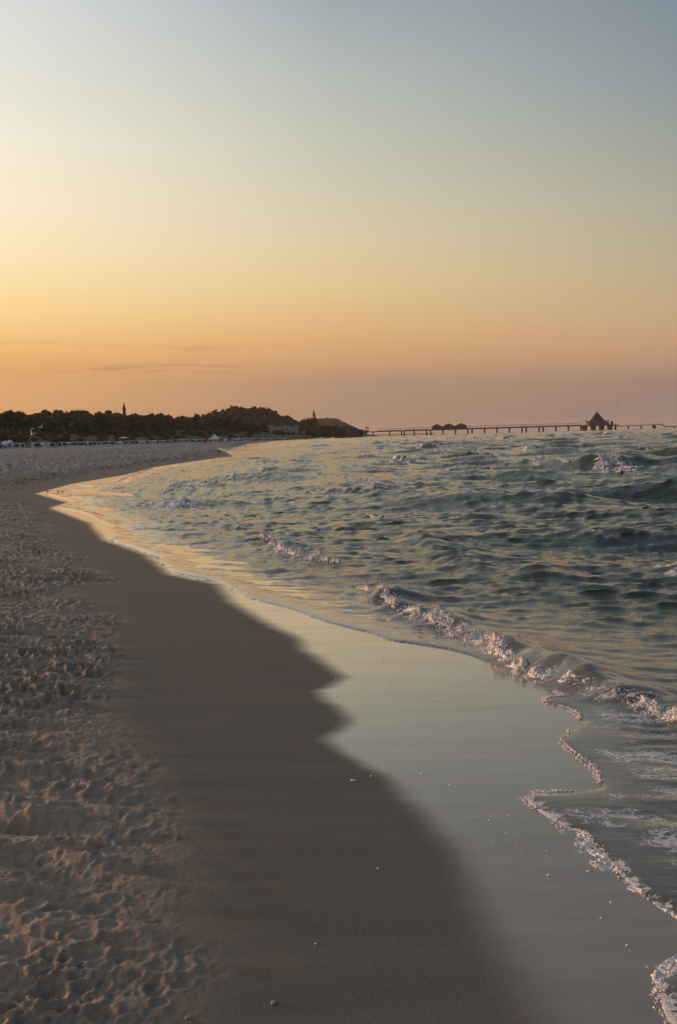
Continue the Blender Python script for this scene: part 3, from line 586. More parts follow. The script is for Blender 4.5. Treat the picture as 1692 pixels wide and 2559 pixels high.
def crown_mesh(name, mat, blobs, n, size, seed):
    """leaf sprays spread through the lobes of a crown, densest near their skins"""
    r = np.random.default_rng(seed); V = []; F = []
    vol = np.array([b[3] * b[4] * b[5] for b in blobs]); pick = r.choice(len(blobs), n, p=vol / vol.sum())
    for i in pick:
        cx, cy, cz, rx, ry, rz = blobs[i]; d = r.normal(size=3); d /= np.linalg.norm(d); q = r.uniform(0.35, 1.0) ** 0.45
        p = np.array([cx, cy, cz]) + d * q * np.array([rx, ry, rz]) * r.uniform(0.85, 1.12)
        a = r.normal(size=3); a /= np.linalg.norm(a); b = np.cross(a, r.normal(size=3)); b /= np.linalg.norm(b)
        s = size * r.uniform(0.6, 1.5); k = len(V)
        V += [p - a * s, p - b * s * .6, p + a * s, p + b * s * .6]; F.append((k, k + 1, k + 2, k + 3))
    return np_mesh(name, np.array(V), np.array(F), mat, smooth=False)
def trunk_mesh(name, h, r0, limbs, seed):
    r = random.Random(seed); mb = MB(); mb.frustum(0, 0, -0.6, h, r0, r0, r0 * .35, r0 * .35, 7)
    for k in range(limbs):
        a = r.uniform(0, 6.28); z0 = h * r.uniform(.45, .85); l = h * r.uniform(.2, .38)
        mb.bar((0, 0, z0), (math.cos(a) * l, math.sin(a) * l, z0 + l * .8), r0 * .4)
    return mb.mesh(name, m_bark)
def lobes(seed, R, z0, z1, n, sp=0.6):
    r = random.Random(seed); out = [(0, 0, (z0 + z1) / 2, R * .7, R * .7, (z1 - z0) * .5)]
    for k in range(n):
        a = r.uniform(0, 6.28); q = R * sp * r.uniform(.5, 1.0); s = R * r.uniform(.32, .5)
        out.append((math.cos(a) * q, math.sin(a) * q, r.uniform(z0 + s * .6, z1 - s * .4), s, s, s * .85))
    return out
TREES = []
for i, (R, z0, z1, nl, mat) in enumerate(((4.6, 2.5, 12.5, 11, m_leafA), (5.4, 2.5, 11.0, 13, m_leafB), (3.8, 3.0, 13.5, 9, m_leafA), (5.0, 1.8, 10.0, 12, m_leafB))):
    TREES.append((crown_mesh('crown', mat, lobes(50 + i, R, z0, z1, nl), 900, 0.75, 60 + i), trunk_mesh('trunk', z1 * .72, .28, 5, i)))
SHRUBS = [(crown_mesh('foliage', m_leafC, lobes(80 + i, R, 0.1, h, 8, .75), 420, 0.32, 90 + i), trunk_mesh('stem', h * .6, .08, 6, 20 + i)) for i, (R, h) in enumerate(((2.6, 2.6), (3.2, 2.2), (2.2, 3.0)))]
def plant(name, protos, i, loc, sc, rz, label, group, part):
    e = put(name, None, loc=loc, rz=rz, sc=sc, label=label, cat='shrub' if 'shrub' in name else 'tree', group=group)
    cm, tm = protos[i]; put(part[0], cm, e); put(part[1], tm, e); return e

tr = random.Random(5)
def gz(x, y): return float(ground_z(np.array([float(x)]), np.array([float(y)]))[0])
# dune shrubs just behind the beach chairs
cnt = 0
for k in range(900):
    y = 235 + 620 * tr.random() ** 1.6; q = tr.uniform(3, 58) * (0.7 + .3 * y / 400); x = float(curve(H_PTS, np.array([y]))[0]) - q
    az_ = math.degrees(math.atan2(x, y))
    if az_ < -23.5 or az_ > -4.5 or cnt >= 230: continue
    if q > 34 and tr.random() < .3: continue
    cnt += 1; s = tr.uniform(.55, 1.15) * (0.65 + min(q, 50) / 70)
    plant('dune_shrub', SHRUBS, tr.randrange(3), (x, y, gz(x, y) - .15), (s * 1.15, s * 1.15, s), tr.uniform(0, 6.28),
          'low olive green shrub on the dune slope behind the beach chairs', 'shrubs on the dune', ('foliage', 'stem'))
# wood on the ridge behind the dune
cnt = 0
for k in range(1500):
    y = 290 + 560 * tr.random(); q = tr.uniform(46, 150) if k % 3 else tr.uniform(150, 240); x = float(curve(H_PTS, np.array([y]))[0]) - q
    az_ = math.degrees(math.atan2(x, y))
    if az_ < -23.5 or az_ > -5 or cnt >= 230: continue
    cnt += 1; s = tr.uniform(.92, 1.12) * (0.74 + min(q, 160) / 420)
    plant('broadleaf_tree', TREES, tr.randrange(4), (x, y, gz(x, y) - .2), (s * 1.15, s * 1.15, s), tr.uniform(0, 6.28),
          'dark broadleaf tree in the wood on the ridge left of the steep hill', 'trees of the wood on the ridge', ('crown', 'trunk'))
# the hill wood: reads as one mass, built as one
def mass(name, pts, base, mat, seed, n=150, size=1.5):
    r = np.random.default_rng(seed); V = []; F = []
    base_v = [np.empty(0)]
    cm = [crown_mesh('tmp', mat, lobes(seed + j, 4.6, 1.0, 11, 8), n, size, seed + j) for j in range(3)]
    arr = []
    for m_ in cm:
        a = np.empty(len(m_.vertices) * 3, np.float32); m_.vertices.foreach_get('co', a); arr.append(a.reshape(-1, 3)); bpy.data.meshes.remove(m_)
    off = 0
    for (x, y, z, s) in pts:
        a = arr[r.integers(3)] * s; t_ = r.uniform(0, 6.28); c_, s_ = math.cos(t_), math.sin(t_)
        V.append(np.stack([a[:, 0] * c_ - a[:, 1] * s_ + x, a[:, 0] * s_ + a[:, 1] * c_ + y, a[:, 2] + z], 1))
        F.append(np.arange(len(a)).reshape(-1, 4) + off); off += len(a)
    return put(name, np_mesh(name, np.concatenate(V), np.concatenate(F), mat, smooth=False), kind='stuff')
pts = []
for k in range(9000):
    y = tr.uniform(850, 1620); q = tr.uniform(22, 420); x = float(curve(H_PTS, np.array([y]))[0]) - q
    az_ = math.degrees(math.atan2(x, y))
    if az_ < -17 or az_ > -1.4 or len(pts) > 1350: continue
    low = -4.5 < az_ < -2.0 and y < 1222
    if low and y > 1190: continue
    pts.append((x, y, gz(x, y) - .3, tr.uniform(.25, .4) if low else tr.uniform(.7, 1.15)))
mass('hill_wood', pts, None, simple('leaf_hill', (0.058, 0.056, 0.036), 0.9, 0.45, 0.9, 0.1), 200, 105, 2.0)
# second headland, farther along the coast
HEAD = at(842, 1090, 3000)
def head_z(x, y): return 44 * math.exp(-abs((x - HEAD.x + 25) / 78) ** 2.6 - ((y - HEAD.y) / 260) ** 2) + 10 * math.exp(-((x - HEAD.x + 150) / 120) ** 2)
mb_v = []; mb_f = []; nx, ny = 60, 24
for j in range(ny):
    for i in range(nx):
        x = HEAD.x - 420 + 620 * i / (nx - 1); y = HEAD.y - 330 + 700 * j / (ny - 1); e = head_z(x, y)
        mb_v.append((x, y, e - 1.5))
mb_f = [(j * nx + i, j * nx + i + 1, (j + 1) * nx + i + 1, (j + 1) * nx + i) for j in range(ny - 1) for i in range(nx - 1)]
m_head = simple('headland_soil', (0.05, 0.05, 0.03), 0.9)
put('headland', np_mesh('headland', np.array(mb_v), np.array(mb_f), m_head), kind='structure')
pts = []
while len(pts) < 420:
    x = HEAD.x + tr.uniform(-400, 95); y = HEAD.y + tr.uniform(-200, 60); e = head_z(x, y)
    if e > 3: pts.append((x, y, e - 2.5, tr.uniform(.8, 1.3)))
mass('headland_wood', pts, None, m_leafA, 300, 90, 2.0)
# single trees by the pier head
def poplar(px_, top, Y, name, label, wid, seed, n=1500):
    p = at(px_, 1090, Y); z0 = gz(p.x, p.y); H = at(px_, top, Y).z - z0; r = random.Random(seed)
    bl = [(r.uniform(-.12, .12) * wid, r.uniform(-.12, .12) * wid, H * (.14 + .8 * k / 9), wid * (.5 - .36 * (k / 9) ** 2.2) * r.uniform(.8, 1.15), wid * (.5 - .36 * (k / 9) ** 2.2), H * .085) for k in range(10)]
    e = put(name, None, loc=(p.x, p.y, z0 - .2), label=label, cat='tree')
    put('crown', crown_mesh('crown', m_leafA, bl, n, .7, seed), e); put('trunk', trunk_mesh('trunk', H * .8, .4, 4, seed), e)
poplar(787, 1026, 1100, 'poplar_tree', 'tall slender poplar rising above the trees left of the pier', 9.0, 401)
def single(px_, top, Y, R, label, seed, n=1500, name='broadleaf_tree'):
    p = at(px_, 1090, Y); z0 = gz(p.x, p.y); H = at(px_, top, Y).z - z0
    e = put(name, None, loc=(p.x, p.y, z0 - .2), label=label, cat='tree')
    put('crown', crown_mesh('crown', m_leafA, lobes(seed, R, H * .12, H, 14, .62), n, .85, seed), e); put('trunk', trunk_mesh('trunk', H * .7, .4, 5, seed), e)
single(772, 1043, 1105, 7.5, 'big round dark tree touching the left side of the tall poplar', 411)
single(757, 1050, 1110, 6.0, 'dark round tree between the white villas and the big tree by the poplar', 412)
single(797, 1062, 1090, 5.5, 'dark bushy tree at the right foot of the tall poplar', 413)
single(812, 1063, 1100, 5.0, 'second dark bushy tree to the right of the poplar', 414)
single(826, 1064, 1105, 5.0, 'third dark bushy tree right of the poplar, before the pointed one', 415)
single(840, 1060, 1110, 4.6, 'pointed dark tree rising highest among those near the pier entrance', 416)
single(853, 1070, 1120, 4.6, 'low dark tree nearest the grey building at the pier entrance', 417)

# ------------------------------------------------------------------ buildings on land
m_white = simple('white_render', (0.42, 0.43, 0.45), 0.8, .1); m_slate = simple('slate_roof', (0.020, 0.022, 0.030), 0.9, .2, 3, .1); m_glass = simple('window_glass', (0.04, 0.05, 0.06), 0.15, .1, 1, .5)
m_grey = simple('grey_boarding', (0.085, 0.085, 0.092), 0.8, .15); m_dark = simple('dark_timber', (0.03, 0.028, 0.028), 0.75, .2); m_steel = simple('painted_steel', (0.055, 0.052, 0.052), 0.6, .15)
def villa(px0, px1, base, eave, top, Y, label, gable=True, floors=3):
    p = at((px0 + px1) / 2, base, Y); w = (px1 - px0) / FPX * Y; z0 = p.z; he = at((px0 + px1) / 2, eave, Y).z - z0; ht = at((px0 + px1) / 2, top, Y).z - z0
    e = put('villa', None, loc=(p.x, Y, z0), label=label, cat='house'); d = w * .8
    put('wall', MB().box(-w / 2, w / 2, 0, d, -6, he).mesh('wall', m_white), e)
    roof = MB()
    if gable: roof.prism([(-w / 2 - .4, he + .003), (w / 2 + .4, he + .003), (0, ht)], -.4, d + .4)
    else: roof.add([(-w / 2 - .4, -.4, he + .003), (w / 2 + .4, -.4, he + .003), (w / 2 + .4, d + .4, he + .003), (-w / 2 - .4, d + .4, he + .003), (-w * .2, d / 2, ht), (w * .2, d / 2, ht)], [(0, 1, 5, 4), (1, 2, 5), (2, 3, 4, 5), (3, 0, 4), (3, 2, 1, 0)])
    put('roof', roof.mesh('roof', m_slate), e)
    wm = MB().box(-.55, .55, -.08, .04, 0, 1.7).mesh('window', m_glass); fm = MB().box(-.7, .7, -.05, .02, -.15, 0).box(-.7, .7, -.05, .02, 1.7, 1.85).mesh('frame', m_white)
    nw = max(2, int(w / 2.6)); fl = he / floors
    for f in range(floors):
        for k in range(nw):
            o = put('window', wm, e, loc=(-w / 2 + w * (k + .5) / nw, 0, f * fl + fl * .25)); put('frame', fm, o)
    put('balcony', MB().box(-w * .3, w * .3, -1.2, -.01, fl - .2, fl + .7).mesh('balcony', m_white), e)
villa(671, 684, 1077, 1062, 1056, 1200, 'small white villa at the left end of the row below the hill', True)
villa(684, 700, 1078, 1065, 1060, 1192, 'white villa with a pointed gable, second from the left below the hill', True)
villa(701, 722, 1078, 1063, 1060, 1202, 'widest white villa with a flat hipped roof in the middle of the row', False)
villa(723, 736, 1077, 1066, 1062, 1196, 'white villa right of the widest one, below the hill', False)
villa(737, 751, 1073, 1062, 1058, 1206, 'white villa at the right end of the row, beside the dark trees', True)
# beach house sign and the church on the ridge
p = at(759, 1083, 1050)
e = put('beach_sign', None, loc=(p.x, p.y, gz(p.x, p.y)), label='small pale notice board standing at the dune foot below the poplar', cat='sign')
hh = p.z - gz(p.x, p.y); put('board', MB().box(-1.6, 1.6, -.08, .08, hh, hh + 2.0).mesh('board', m_white), e)
for s in (-1.2, 1.2): put('post', MB().box(s - .08, s + .08, -.08, .08, -.4, hh - .003).mesh('post', m_dark), e)
p = at(311, 1036, 900); zb = p.z - 20; zt = at(311, 1004, 900).z; ze = at(311, 1022, 900).z
e = put('church', None, loc=(p.x, p.y, zb), label='dark church tower with a needle spire rising above the wooded ridge', cat='church')
tw = 1.2
put('tower', MB().box(-tw, tw, -tw, tw, -3, ze - zb).mesh('tower', simple('brick', (0.12, 0.07, 0.055), .85)), e)
sp_ = MB(); sp_.frustum(0, 0, ze - zb + .003, zt - zb, 1.35, 1.35, .05, .05, 8); put('spire', sp_.mesh('spire', m_slate), e)
for s in (-1, 1): put('belfry_window', MB().box(s * .55 - .3, s * .55 + .3, -tw - .06, -tw + .05, ze - zb - 4, ze - zb - 1.6).mesh('belfry_window', m_glass), e)
for s in (-1, 1):
    for u in (-1, 1): c_ = MB(); c_.frustum(s * 1.05, u * 1.05, ze - zb + .003, ze - zb + 2.2, .3, .3, .03, .03, 6); put('corner_pinnacle', c_.mesh('corner_pinnacle', m_slate), e)

# ------------------------------------------------------------------ pier
PY_ = 1500.0
def pX(px_): return at(px_, 1080, PY_).x
ZD = 7.7
def c3(x): return 880 + .2615 * x
def c4(x): return 1270 + .269 * x
pier = put('pier', None, loc=(0, PY_, 0), label='long dark pier on concrete piles running out into the sea', cat='pier')
def pp(name, mb, mat, parent=pier): return put(name, mb.mesh(name, mat), parent)
xs, xe = pX(868), pX(c4(1000))
pp('deck', MB().box(xs, xe, -4, 4, ZD - .9, ZD), m_dark)
r1, r2, r3 = pX(c4(1040)), pX(c4(1420)), pX(c4(1460))
pp('ramp', MB().prism([(xe + .01, ZD - .9), (r1, 4.5), (r1, 5.4), (xe + .01, ZD)], -2.5, 2.5), m_dark)
pp('lower_deck', MB().prism([(r1 + .01, 4.5), (r2, 5.4), (r2, 6.2), (r1 + .01, 5.4)], -2.5, 2.5), m_dark)
pp('landing_ramp', MB().prism([(r2 + .01, 5.4), (r3, 1.9), (r3, 2.8), (r2 + .01, 6.2)], -2.5, 2.5), m_dark)
pp('landing_stage', MB().box(r3 + .01, pX(1760), -3, 3, 1.6, 2.6), m_dark)
pile = MB().box(-.75, .75, -3.2, 3.2, -3, ZD - .903).mesh('pile', m_steel); cap = MB().box(-1.1, 1.1, -3.4, 3.4, ZD - 1.9, ZD - .906).mesh('pile_cap', m_steel)
for x in [c3(v) for v in (200, 358, 472, 498, 592, 710, 750, 868, 987, 1105, 1146, 1265, 1384, 1503)] + [c4(v) for v in (128, 168, 286, 325, 443, 560, 678, 997)]:
    o = put('pile', pile, pier, loc=(pX(x), 0, 0)); put('pile_cap', cap, o)
big = MB().box(-2.2, 2.2, -7, 7, -3, 4.2).box(-2.7, 2.7, -7.4, 7.4, 4.203, ZD - .906).mesh('foundation_pier', m_steel)
for x in (710, 790, 867, 945): put('foundation_pier', big, pier, loc=(pX(c4(x)), 0, 0))
for x, zt in ((1116, 4.6), (1235, 4.9), (1545, 1.6)): pp('thin_pile', MB().box(pX(c4(x)) - .6, pX(c4(x)) + .6, -2, 2, -3, zt), m_steel)
pp('thick_pile', MB().box(pX(c4(1355)) - 2, pX(c4(1355)) + 2, -3, 3, -3, 5.2), m_steel)
rail = MB()
x = xs
while x < xe: rail.bar((x, -3.9, ZD), (x, -3.9, ZD + 1.1), .1); rail.bar((x, 3.9, ZD), (x, 3.9, ZD + 1.1), .1); x += 2.5
for sgn in (-3.9, 3.9):
    for zr in (.55, 1.1): rail.bar((xs, sgn, ZD + zr), (xe, sgn, ZD + zr), .09)
pp('railing', rail, m_steel)
rail = MB()
for (xa, za, xb, zb_) in ((xe, ZD, r1, 5.4), (r1, 5.4, r2, 6.2), (r2, 6.2, r3, 2.8), (r3, 2.6, pX(1760), 2.6)):
    for sgn in (-2.4, 2.4):
        rail.bar((xa, sgn, za + 1.1), (xb, sgn, zb_ + 1.1), .1); n = max(2, int((xb - xa) / 3))
        for k in range(n): u = k / n; xx = xa + (xb - xa) * u; zz_ = za + (zb_ - za) * u; rail.bar((xx, sgn, zz_ - .1), (xx, sgn, zz_ + 1.1), .1)
pp('railing', rail, m_steel)
for a, b2 in [(c3(240), c3(355)), (c3(360), c3(470)), (c3(500), c3(588)), (c3(592), c3(672)), (c3(678), c3(748)), (c3(1108), c3(1142)), (c3(1150), c3(1262)), (c3(1268), c3(1382)), (c3(1388), c3(1502)), (c3(1508), c4(125)), (c4(132), c4(165)), (c4(172), c4(322)), (c4(330), c4(438)), (c4(446), c4(556)), (c4(564), c4(676))]:
    xa, xb = pX(a), pX(b2); can = put('canopy', MB().prism([(xa, 3.55 + ZD), (xb, 3.55 + ZD), (xb, 3.9 + ZD), (xa, 3.9 + ZD)], -2.2, 2.2).mesh('canopy', m_dark), pier)
    n = max(2, int((xb - xa) / 4.5)); po = MB()
    for k in range(n + 1):
        xx = xa + .3 + (xb - xa - .6) * k / n
        po.bar((xx, -1.7, ZD), (xx, -1.7, ZD + 3.55), .22); po.bar((xx, 1.7, ZD), (xx, 1.7, ZD + 3.55), .22)
    put('canopy_posts', po.mesh('canopy_posts', m_steel), can)
    sc_ = MB().box(xa, xb, -.06, .06, ZD + .1, ZD + 1.0); put('bench', sc_.mesh('bench', m_steel), can)
for x in (1116, 1235, 1355, 1425): pp('lamp_post', MB().bar((pX(c4(x)), 0, 5.0), (pX(c4(x)), 0, 9.6), .18).box(pX(c4(x)) - .35, pX(c4(x)) + .35, -.2, .2, 9.6, 9.9), m_steel)
# three gabled halls
for (a, b2, apex, lab) in ((760, 858, 305, 'nearest the shore'), (864, 980, 300, 'in the middle of the three'), (985, 1094, 297, 'farthest from the shore')):
    xa, xb = pX(c3(a)), pX(c3(b2)); w = xb - xa; zt = at(c3((a + b2) / 2), 980 + .2615 * apex, PY_).z
    e = put('gabled_hall', None, loc=((xa + xb) / 2, PY_, ZD), label='dark gabled shopping hall on the pier, ' + lab, cat='hall')
    he = 4.3
    put('wall', MB().box(-w / 2 + .6, w / 2 - .6, -9, 9, .003, he).mesh('wall', m_grey), e)
    put('roof', MB().prism([(-w / 2, he - .4), (w / 2, he - .4), (w / 2, he), (0, zt - ZD), (-w / 2, he)], -10, 10).mesh('roof', m_slate), e)
    gp = MB().prism([(-w / 2 + 2, he + .2), (w / 2 - 2, he + .2), (0, zt - ZD - 1.2)], -10.08, -10.003).mesh('gable_panel', m_grey); put('gable_panel', gp, e)
    wn = MB().box(-1.4, 1.4, -9.08, -8.98, 1, 3).mesh('window', m_glass)
    for k in range(5): put('window', wn, e, loc=(-w / 2 + w * (k + .5) / 5, 0, 0))
# pyramid restaurant
ap = at(c4(825), 980 + .269 * 180, PY_); cx_ = ap.x
e = put('pyramid_restaurant', None, loc=(cx_, PY_, ZD), label='pier restaurant with a tall slate pyramid roof above flared terraces', cat='restaurant')
hb = at(c4(825), 980 + .269 * 268, PY_).z - ZD; hw = (pX(c4(886)) - pX(c4(770))) / 2; lw = cx_ - pX(c4(712)); rw = pX(c4(940)) - cx_
put('platform', MB().box(-lw * .95, rw * .98, -14, 14, -.7, .3).mesh('platform', m_dark), e)
put('wall', MB().box(-lw * .78, rw * .8, -11, 11, .303, hb - 1.0).mesh('wall', m_grey), e)
o = put('pyramid_roof', MB().add([(-hw, -hw, hb), (hw, -hw, hb), (hw, hw, hb), (-hw, hw, hb), (0, 0, ap.z - ZD), (-hw, -hw, hb - .8), (hw, -hw, hb - .8), (hw, hw, hb - .8), (-hw, hw, hb - .8)], [(0, 1, 4), (1, 2, 4), (2, 3, 4), (3, 0, 4), (0, 5, 6, 1), (1, 6, 7, 2), (2, 7, 8, 3), (3, 8, 5, 0), (8, 7, 6, 5)]).mesh('pyramid_roof', m_slate), e)
put('flagpole', MB().bar((0, 0, ap.z - ZD - .4), (0, 0, ap.z - ZD + 2.6), .16).box(.0, .9, -.05, .05, ap.z - ZD + 1.8, ap.z - ZD + 2.4).mesh('flagpole', m_steel), o)
put('terrace_roof', MB().prism([(-lw, hb + .2), (-hw - .01, hb - .9), (-hw - .01, hb - .3), (-lw, hb + .7)], -12, 12).mesh('terrace_roof', m_dark), e)
put('terrace_roof', MB().prism([(hw + .01, hb - .9), (rw, hb + .6), (rw, hb + 1.1), (hw + .01, hb - .3)], -12, 12).mesh('terrace_roof', m_dark), e)
wn = MB().box(-1.1, 1.1, -11.08, -10.95, 1.3, hb - 2.0).mesh('window', m_glass)
for k in range(12): put('window', wn, e, loc=(-lw * .72 + (lw + rw) * .76 * (k + .5) / 12, 0, 0))
kx = pX(c4(965)); kw = (pX(c4(983)) - pX(c4(947))) / 2
e = put('pier_kiosk', None, loc=(kx, PY_, ZD), label='small domed kiosk on the pier right beside the pyramid restaurant', cat='kiosk')
k_ = MB(); k_.frustum(0, 0, .003, 2.9, kw * .75, kw * .75, kw * .75, kw * .75, 10); put('wall', k_.mesh('wall', m_white), e)
k_ = MB(); k_.frustum(0, 0, 2.903, 4.1, kw * 1.15, kw * 1.15, kw * .75, kw * .75, 10); k_.frustum(0, 0, 4.103, 5.2, kw * .74, kw * .74, kw * .2, kw * .2, 10); put('roof', k_.mesh('roof', m_slate), e)
# entrance tower, building and low jetty
tx_ = pX(c3(141)); tw = (pX(c3(160)) - pX(c3(123))) / 2
e = put('entrance_tower', None, loc=(tx_, PY_, ZD), label='slim open entrance tower with a small pyramid roof at the start of the pier', cat='tower')
zt = at(c3(141), 980 + .2615 * 329, PY_).z - ZD; za = zt - 2.2
for s in (-1, 1):
    for u in (-1, 1): put('post', MB().box(s * tw * .75 - .35, s * tw * .75 + .35, u * 2.6 - .35, u * 2.6 + .35, .003, za).mesh('post', m_grey), e)
put('wall', MB().box(-tw * .74, tw * .74, -2.2, 2.2, .003, za * .45).mesh('wall', m_grey), e)
put('roof', MB().add([(-tw * 1.1, -3.6, za + .003), (tw * 1.1, -3.6, za + .003), (tw * 1.1, 3.6, za + .003), (-tw * 1.1, 3.6, za + .003), (0, 0, zt)], [(0, 1, 4), (1, 2, 4), (2, 3, 4), (3, 0, 4), (3, 2, 1, 0)]).mesh('roof', m_slate), e)
def block(px0, px1, top, Y, z0, d, label, name, mat, cat='building'):
    p0, p1 = at(px0, 1080, Y), at(px1, 1080, Y); zt = at((px0 + px1) / 2, top, Y).z; w = p1.x - p0.x
    e = put(name, None, loc=(p0.x, Y, z0), label=label, cat=cat)
    put('wall', MB().box(0, w, 0, d, -2, zt - z0 - 1.0).mesh('wall', mat), e)
    put('roof', MB().box(-.5, w + .5, -.6, d + .5, zt - z0 - .997, zt - z0 - .3).box(w * .2, w * .7, d * .2, d * .7, zt - z0 - .297, zt - z0).mesh('roof', m_slate), e)
    wn = MB().box(-.8, .8, -.08, .05, 0, 1.8).mesh('window', m_glass); n = max(2, int(w / 3.5)); hgt = zt - z0 - 1
    for f in range(max(1, int(hgt / 3.6))):
        for k in range(n): put('window', wn, e, loc=(w * (k + .5) / n, 0, 1 + f * 3.4))
block(858, 880, 1066, 1440, 2, 16, 'long grey flat roofed building at the landward end of the pier', 'pier_building', m_grey)
block(880, 893, 1069, 1470, 2, 12, 'grey block of two storeys between the long building and entrance tower', 'pier_building', m_grey)
block(893, 908, 1074, 1480, 2, 9, 'low dark pavilion at the foot of the entrance tower', 'beach_pavilion', m_dark, 'pavilion')
jt = put('low_jetty', None, loc=(0, 1400, 0), label='thin low jetty on many posts in front of the pier', cat='jetty')
jx0, jx1 = at(915, 1085, 1400).x, at(c3(790), 1085, 1400).x
put('deck', MB().box(jx0, jx1, -1, 1, 2.2, 2.7).mesh('deck', m_dark), jt)
pm = MB().box(-.25, .25, -.9, .9, -2, 2.197).box(-.07, .07, -.95, -.85, 2.703, 3.8).mesh('post', m_dark)
for k in range(34): put('post', pm, jt, loc=(jx0 + (jx1 - jx0) * (k + .5) / 34, 0, 0))

# ------------------------------------------------------------------ beach furniture
m_wick = simple('wicker_pale', (0.74, 0.74, 0.75), 0.75, .12, 8); m_cush = simple('cushion_dark', (0.05, 0.06, 0.10), .85, .2, 6)
m_blue = simple('wicker_blue_grey', (0.45, 0.53, 0.60), 0.75, .12, 8)
hood = MB()
prof = [(-.50, .85), (-.62, 1.15), (-.55, 1.45), (-.35, 1.62), (.05, 1.66), (.42, 1.55)]
inn = [(y + (.07 if y < 0 else 0), z - .07) for y, z in prof]
n = len(prof); vs = [(-.62, y, z) for y, z in prof] + [(.62, y, z) for y, z in prof]
hood.add(vs + [(v[0], v[1] * .9, v[2] - .06) for v in vs], [(i, i + 1, n + i + 1, n + i) for i in range(n - 1)] + [(2 * n + i, 3 * n + i, 3 * n + i + 1, 2 * n + i + 1) for i in range(n - 1)])
for s in (-.62, .62): hood.prism([(s - .02, .45), (s + .02, .45), (s + .02, 1.5), (s - .02, 1.5)], -.5, .32)
hood_me = [hood.mesh('hood', m) for m in (m_wick, m_blue)]
base_me = [MB().box(-.62, .62, -.5, .5, .02, .44).box(-.72, .72, .52, .6, .5, .56).mesh('base', m) for m in (m_wick, m_blue)]
seat_me = MB().box(-.58, .58, -.42, .5, .443, .54).box(-.58, .58, -.46, -.36, .543, 1.3).mesh('seat', m_cush)
row = [(-125, 150), (-112, 235), (-101, 300), (-91, 480), (-64, 660), (-36, 880), (-4, 1150), (8, 1290)]
rp = np.array(row, float); rl = np.hypot(*(rp[1:] - rp[:-1]).T); rc = np.concatenate([[0], np.cumsum(rl)])
def on_row(s, off):
    i = min(len(rl) - 1, int(np.searchsorted(rc, s) - 1)); u = (s - rc[i]) / rl[i]; p = rp[i] * (1 - u) + rp[i + 1] * u
    d = (rp[i + 1] - rp[i]) / rl[i]; return p[0] + d[1] * off, p[1] - d[0] * off
cnt = 0
for k in range(560):
    s = rc[1] + 3 + (rc[-1] - rc[1] - 6) * (k / 560) ** 1.45 + tr.uniform(-.6, .6); off = tr.choice((-5.5, -2.0, 1.5, 4.5)) + tr.uniform(-.7, .7)
    x, y = on_row(s, off)
    if math.degrees(math.atan2(x, y)) < -21 or cnt >= 285: continue
    if tr.random() < .12: continue
    cnt += 1; i = tr.randrange(2)
    far_ = y > 520
    e = put('beach_chair', None, loc=(x, y, gz(x, y)), rz=tr.uniform(-.5, .5) + (math.pi if tr.random() < .78 else 0), sc=1.06 if not far_ else 1.15,
            label=('hooded wicker beach chair in the distant rows before the wood' if far_ else 'hooded wicker beach chair in the near rows at the dune foot'), cat='beach chair', group=('distant beach chairs' if far_ else 'near beach chairs'))
    put('hood', hood_me[i], e); put('base', base_me[i], e); put('seat', seat_me, e)

# people: one skinned body, posed standing or walking
def person_mesh(name, step, mats):
    J = [(0, 0, .95, .15), (0, 0, 1.15, .14), (0, 0, 1.38, .17), (0, 0, 1.50, .065), (0, .01, 1.58, .085), (0, .02, 1.70, .10), (0, .02, 1.77, .06),
         (.19, 0, 1.42, .06), (.25, -.02 - step * .3, 1.15, .05), (.25, .08 - step * .4, .92, .04), (.26, .10 - step * .4, .82, .035),
         (-.19, 0, 1.42, .06), (-.25, -.02 + step * .3, 1.15, .05), (-.25, .08 + step * .4, .92, .04), (-.26, .10 + step * .4, .82, .035),
         (.10, 0, .88, .10), (.11, step * .5, .48, .07), (.11, step * .7, .09, .05), (.11, step * .7 + .13, .04, .04),
         (-.10, 0, .88, .10), (-.11, -step * .4, .48, .07), (-.11, -step * .9, .09, .05), (-.11, -step * .9 + .13, .04, .04)]
    Ed = [(0, 1), (1, 2), (2, 3), (3, 4), (4, 5), (5, 6), (2, 7), (7, 8), (8, 9), (9, 10), (2, 11), (11, 12), (12, 13), (13, 14), (0, 15), (15, 16), (16, 17), (17, 18), (0, 19), (19, 20), (20, 21), (21, 22)]
    me = bpy.data.meshes.new(name); me.from_pydata([j[:3] for j in J], Ed, []); o = bpy.data.objects.new(name, me); C.objects.link(o)
    o.modifiers.new('skin', 'SKIN'); sub = o.modifiers.new('sub', 'SUBSURF'); sub.levels = 1; sub.render_levels = 1
    for sv, j in zip(me.skin_vertices[0].data, J): sv.radius = (j[3], j[3])
    me.skin_vertices[0].data[0].use_root = True
    bpy.context.view_layer.update()
    ev = o.evaluated_get(bpy.context.evaluated_depsgraph_get()); out = bpy.data.meshes.new_from_object(ev); out.name = name
    bpy.data.objects.remove(o); bpy.data.meshes.remove(me)
    out.materials.clear()
    for m in mats: out.materials.append(m)
    for p_ in out.polygons:
        zc = p_.center.z; xc = abs(p_.center.x)
        p_.material_index = 2 if (zc > 1.48 or (xc > .215 and zc < 1.15) or zc < .1) else (1 if zc < .93 else 0)
    out.shade_smooth(); return out
m_skin = simple('skin', (0.42, 0.26, 0.19), .6, .1); m_hair = simple('hair', (0.05, 0.035, 0.025), .7, .1)
COATS = {'dark blue': (0.03, 0.04, 0.09), 'black': (0.02, 0.02, 0.022), 'pale blue': (0.28, 0.38, 0.48), 'red': (0.30, 0.05, 0.04), 'grey': (0.16, 0.16, 0.17)}
bodies = {}
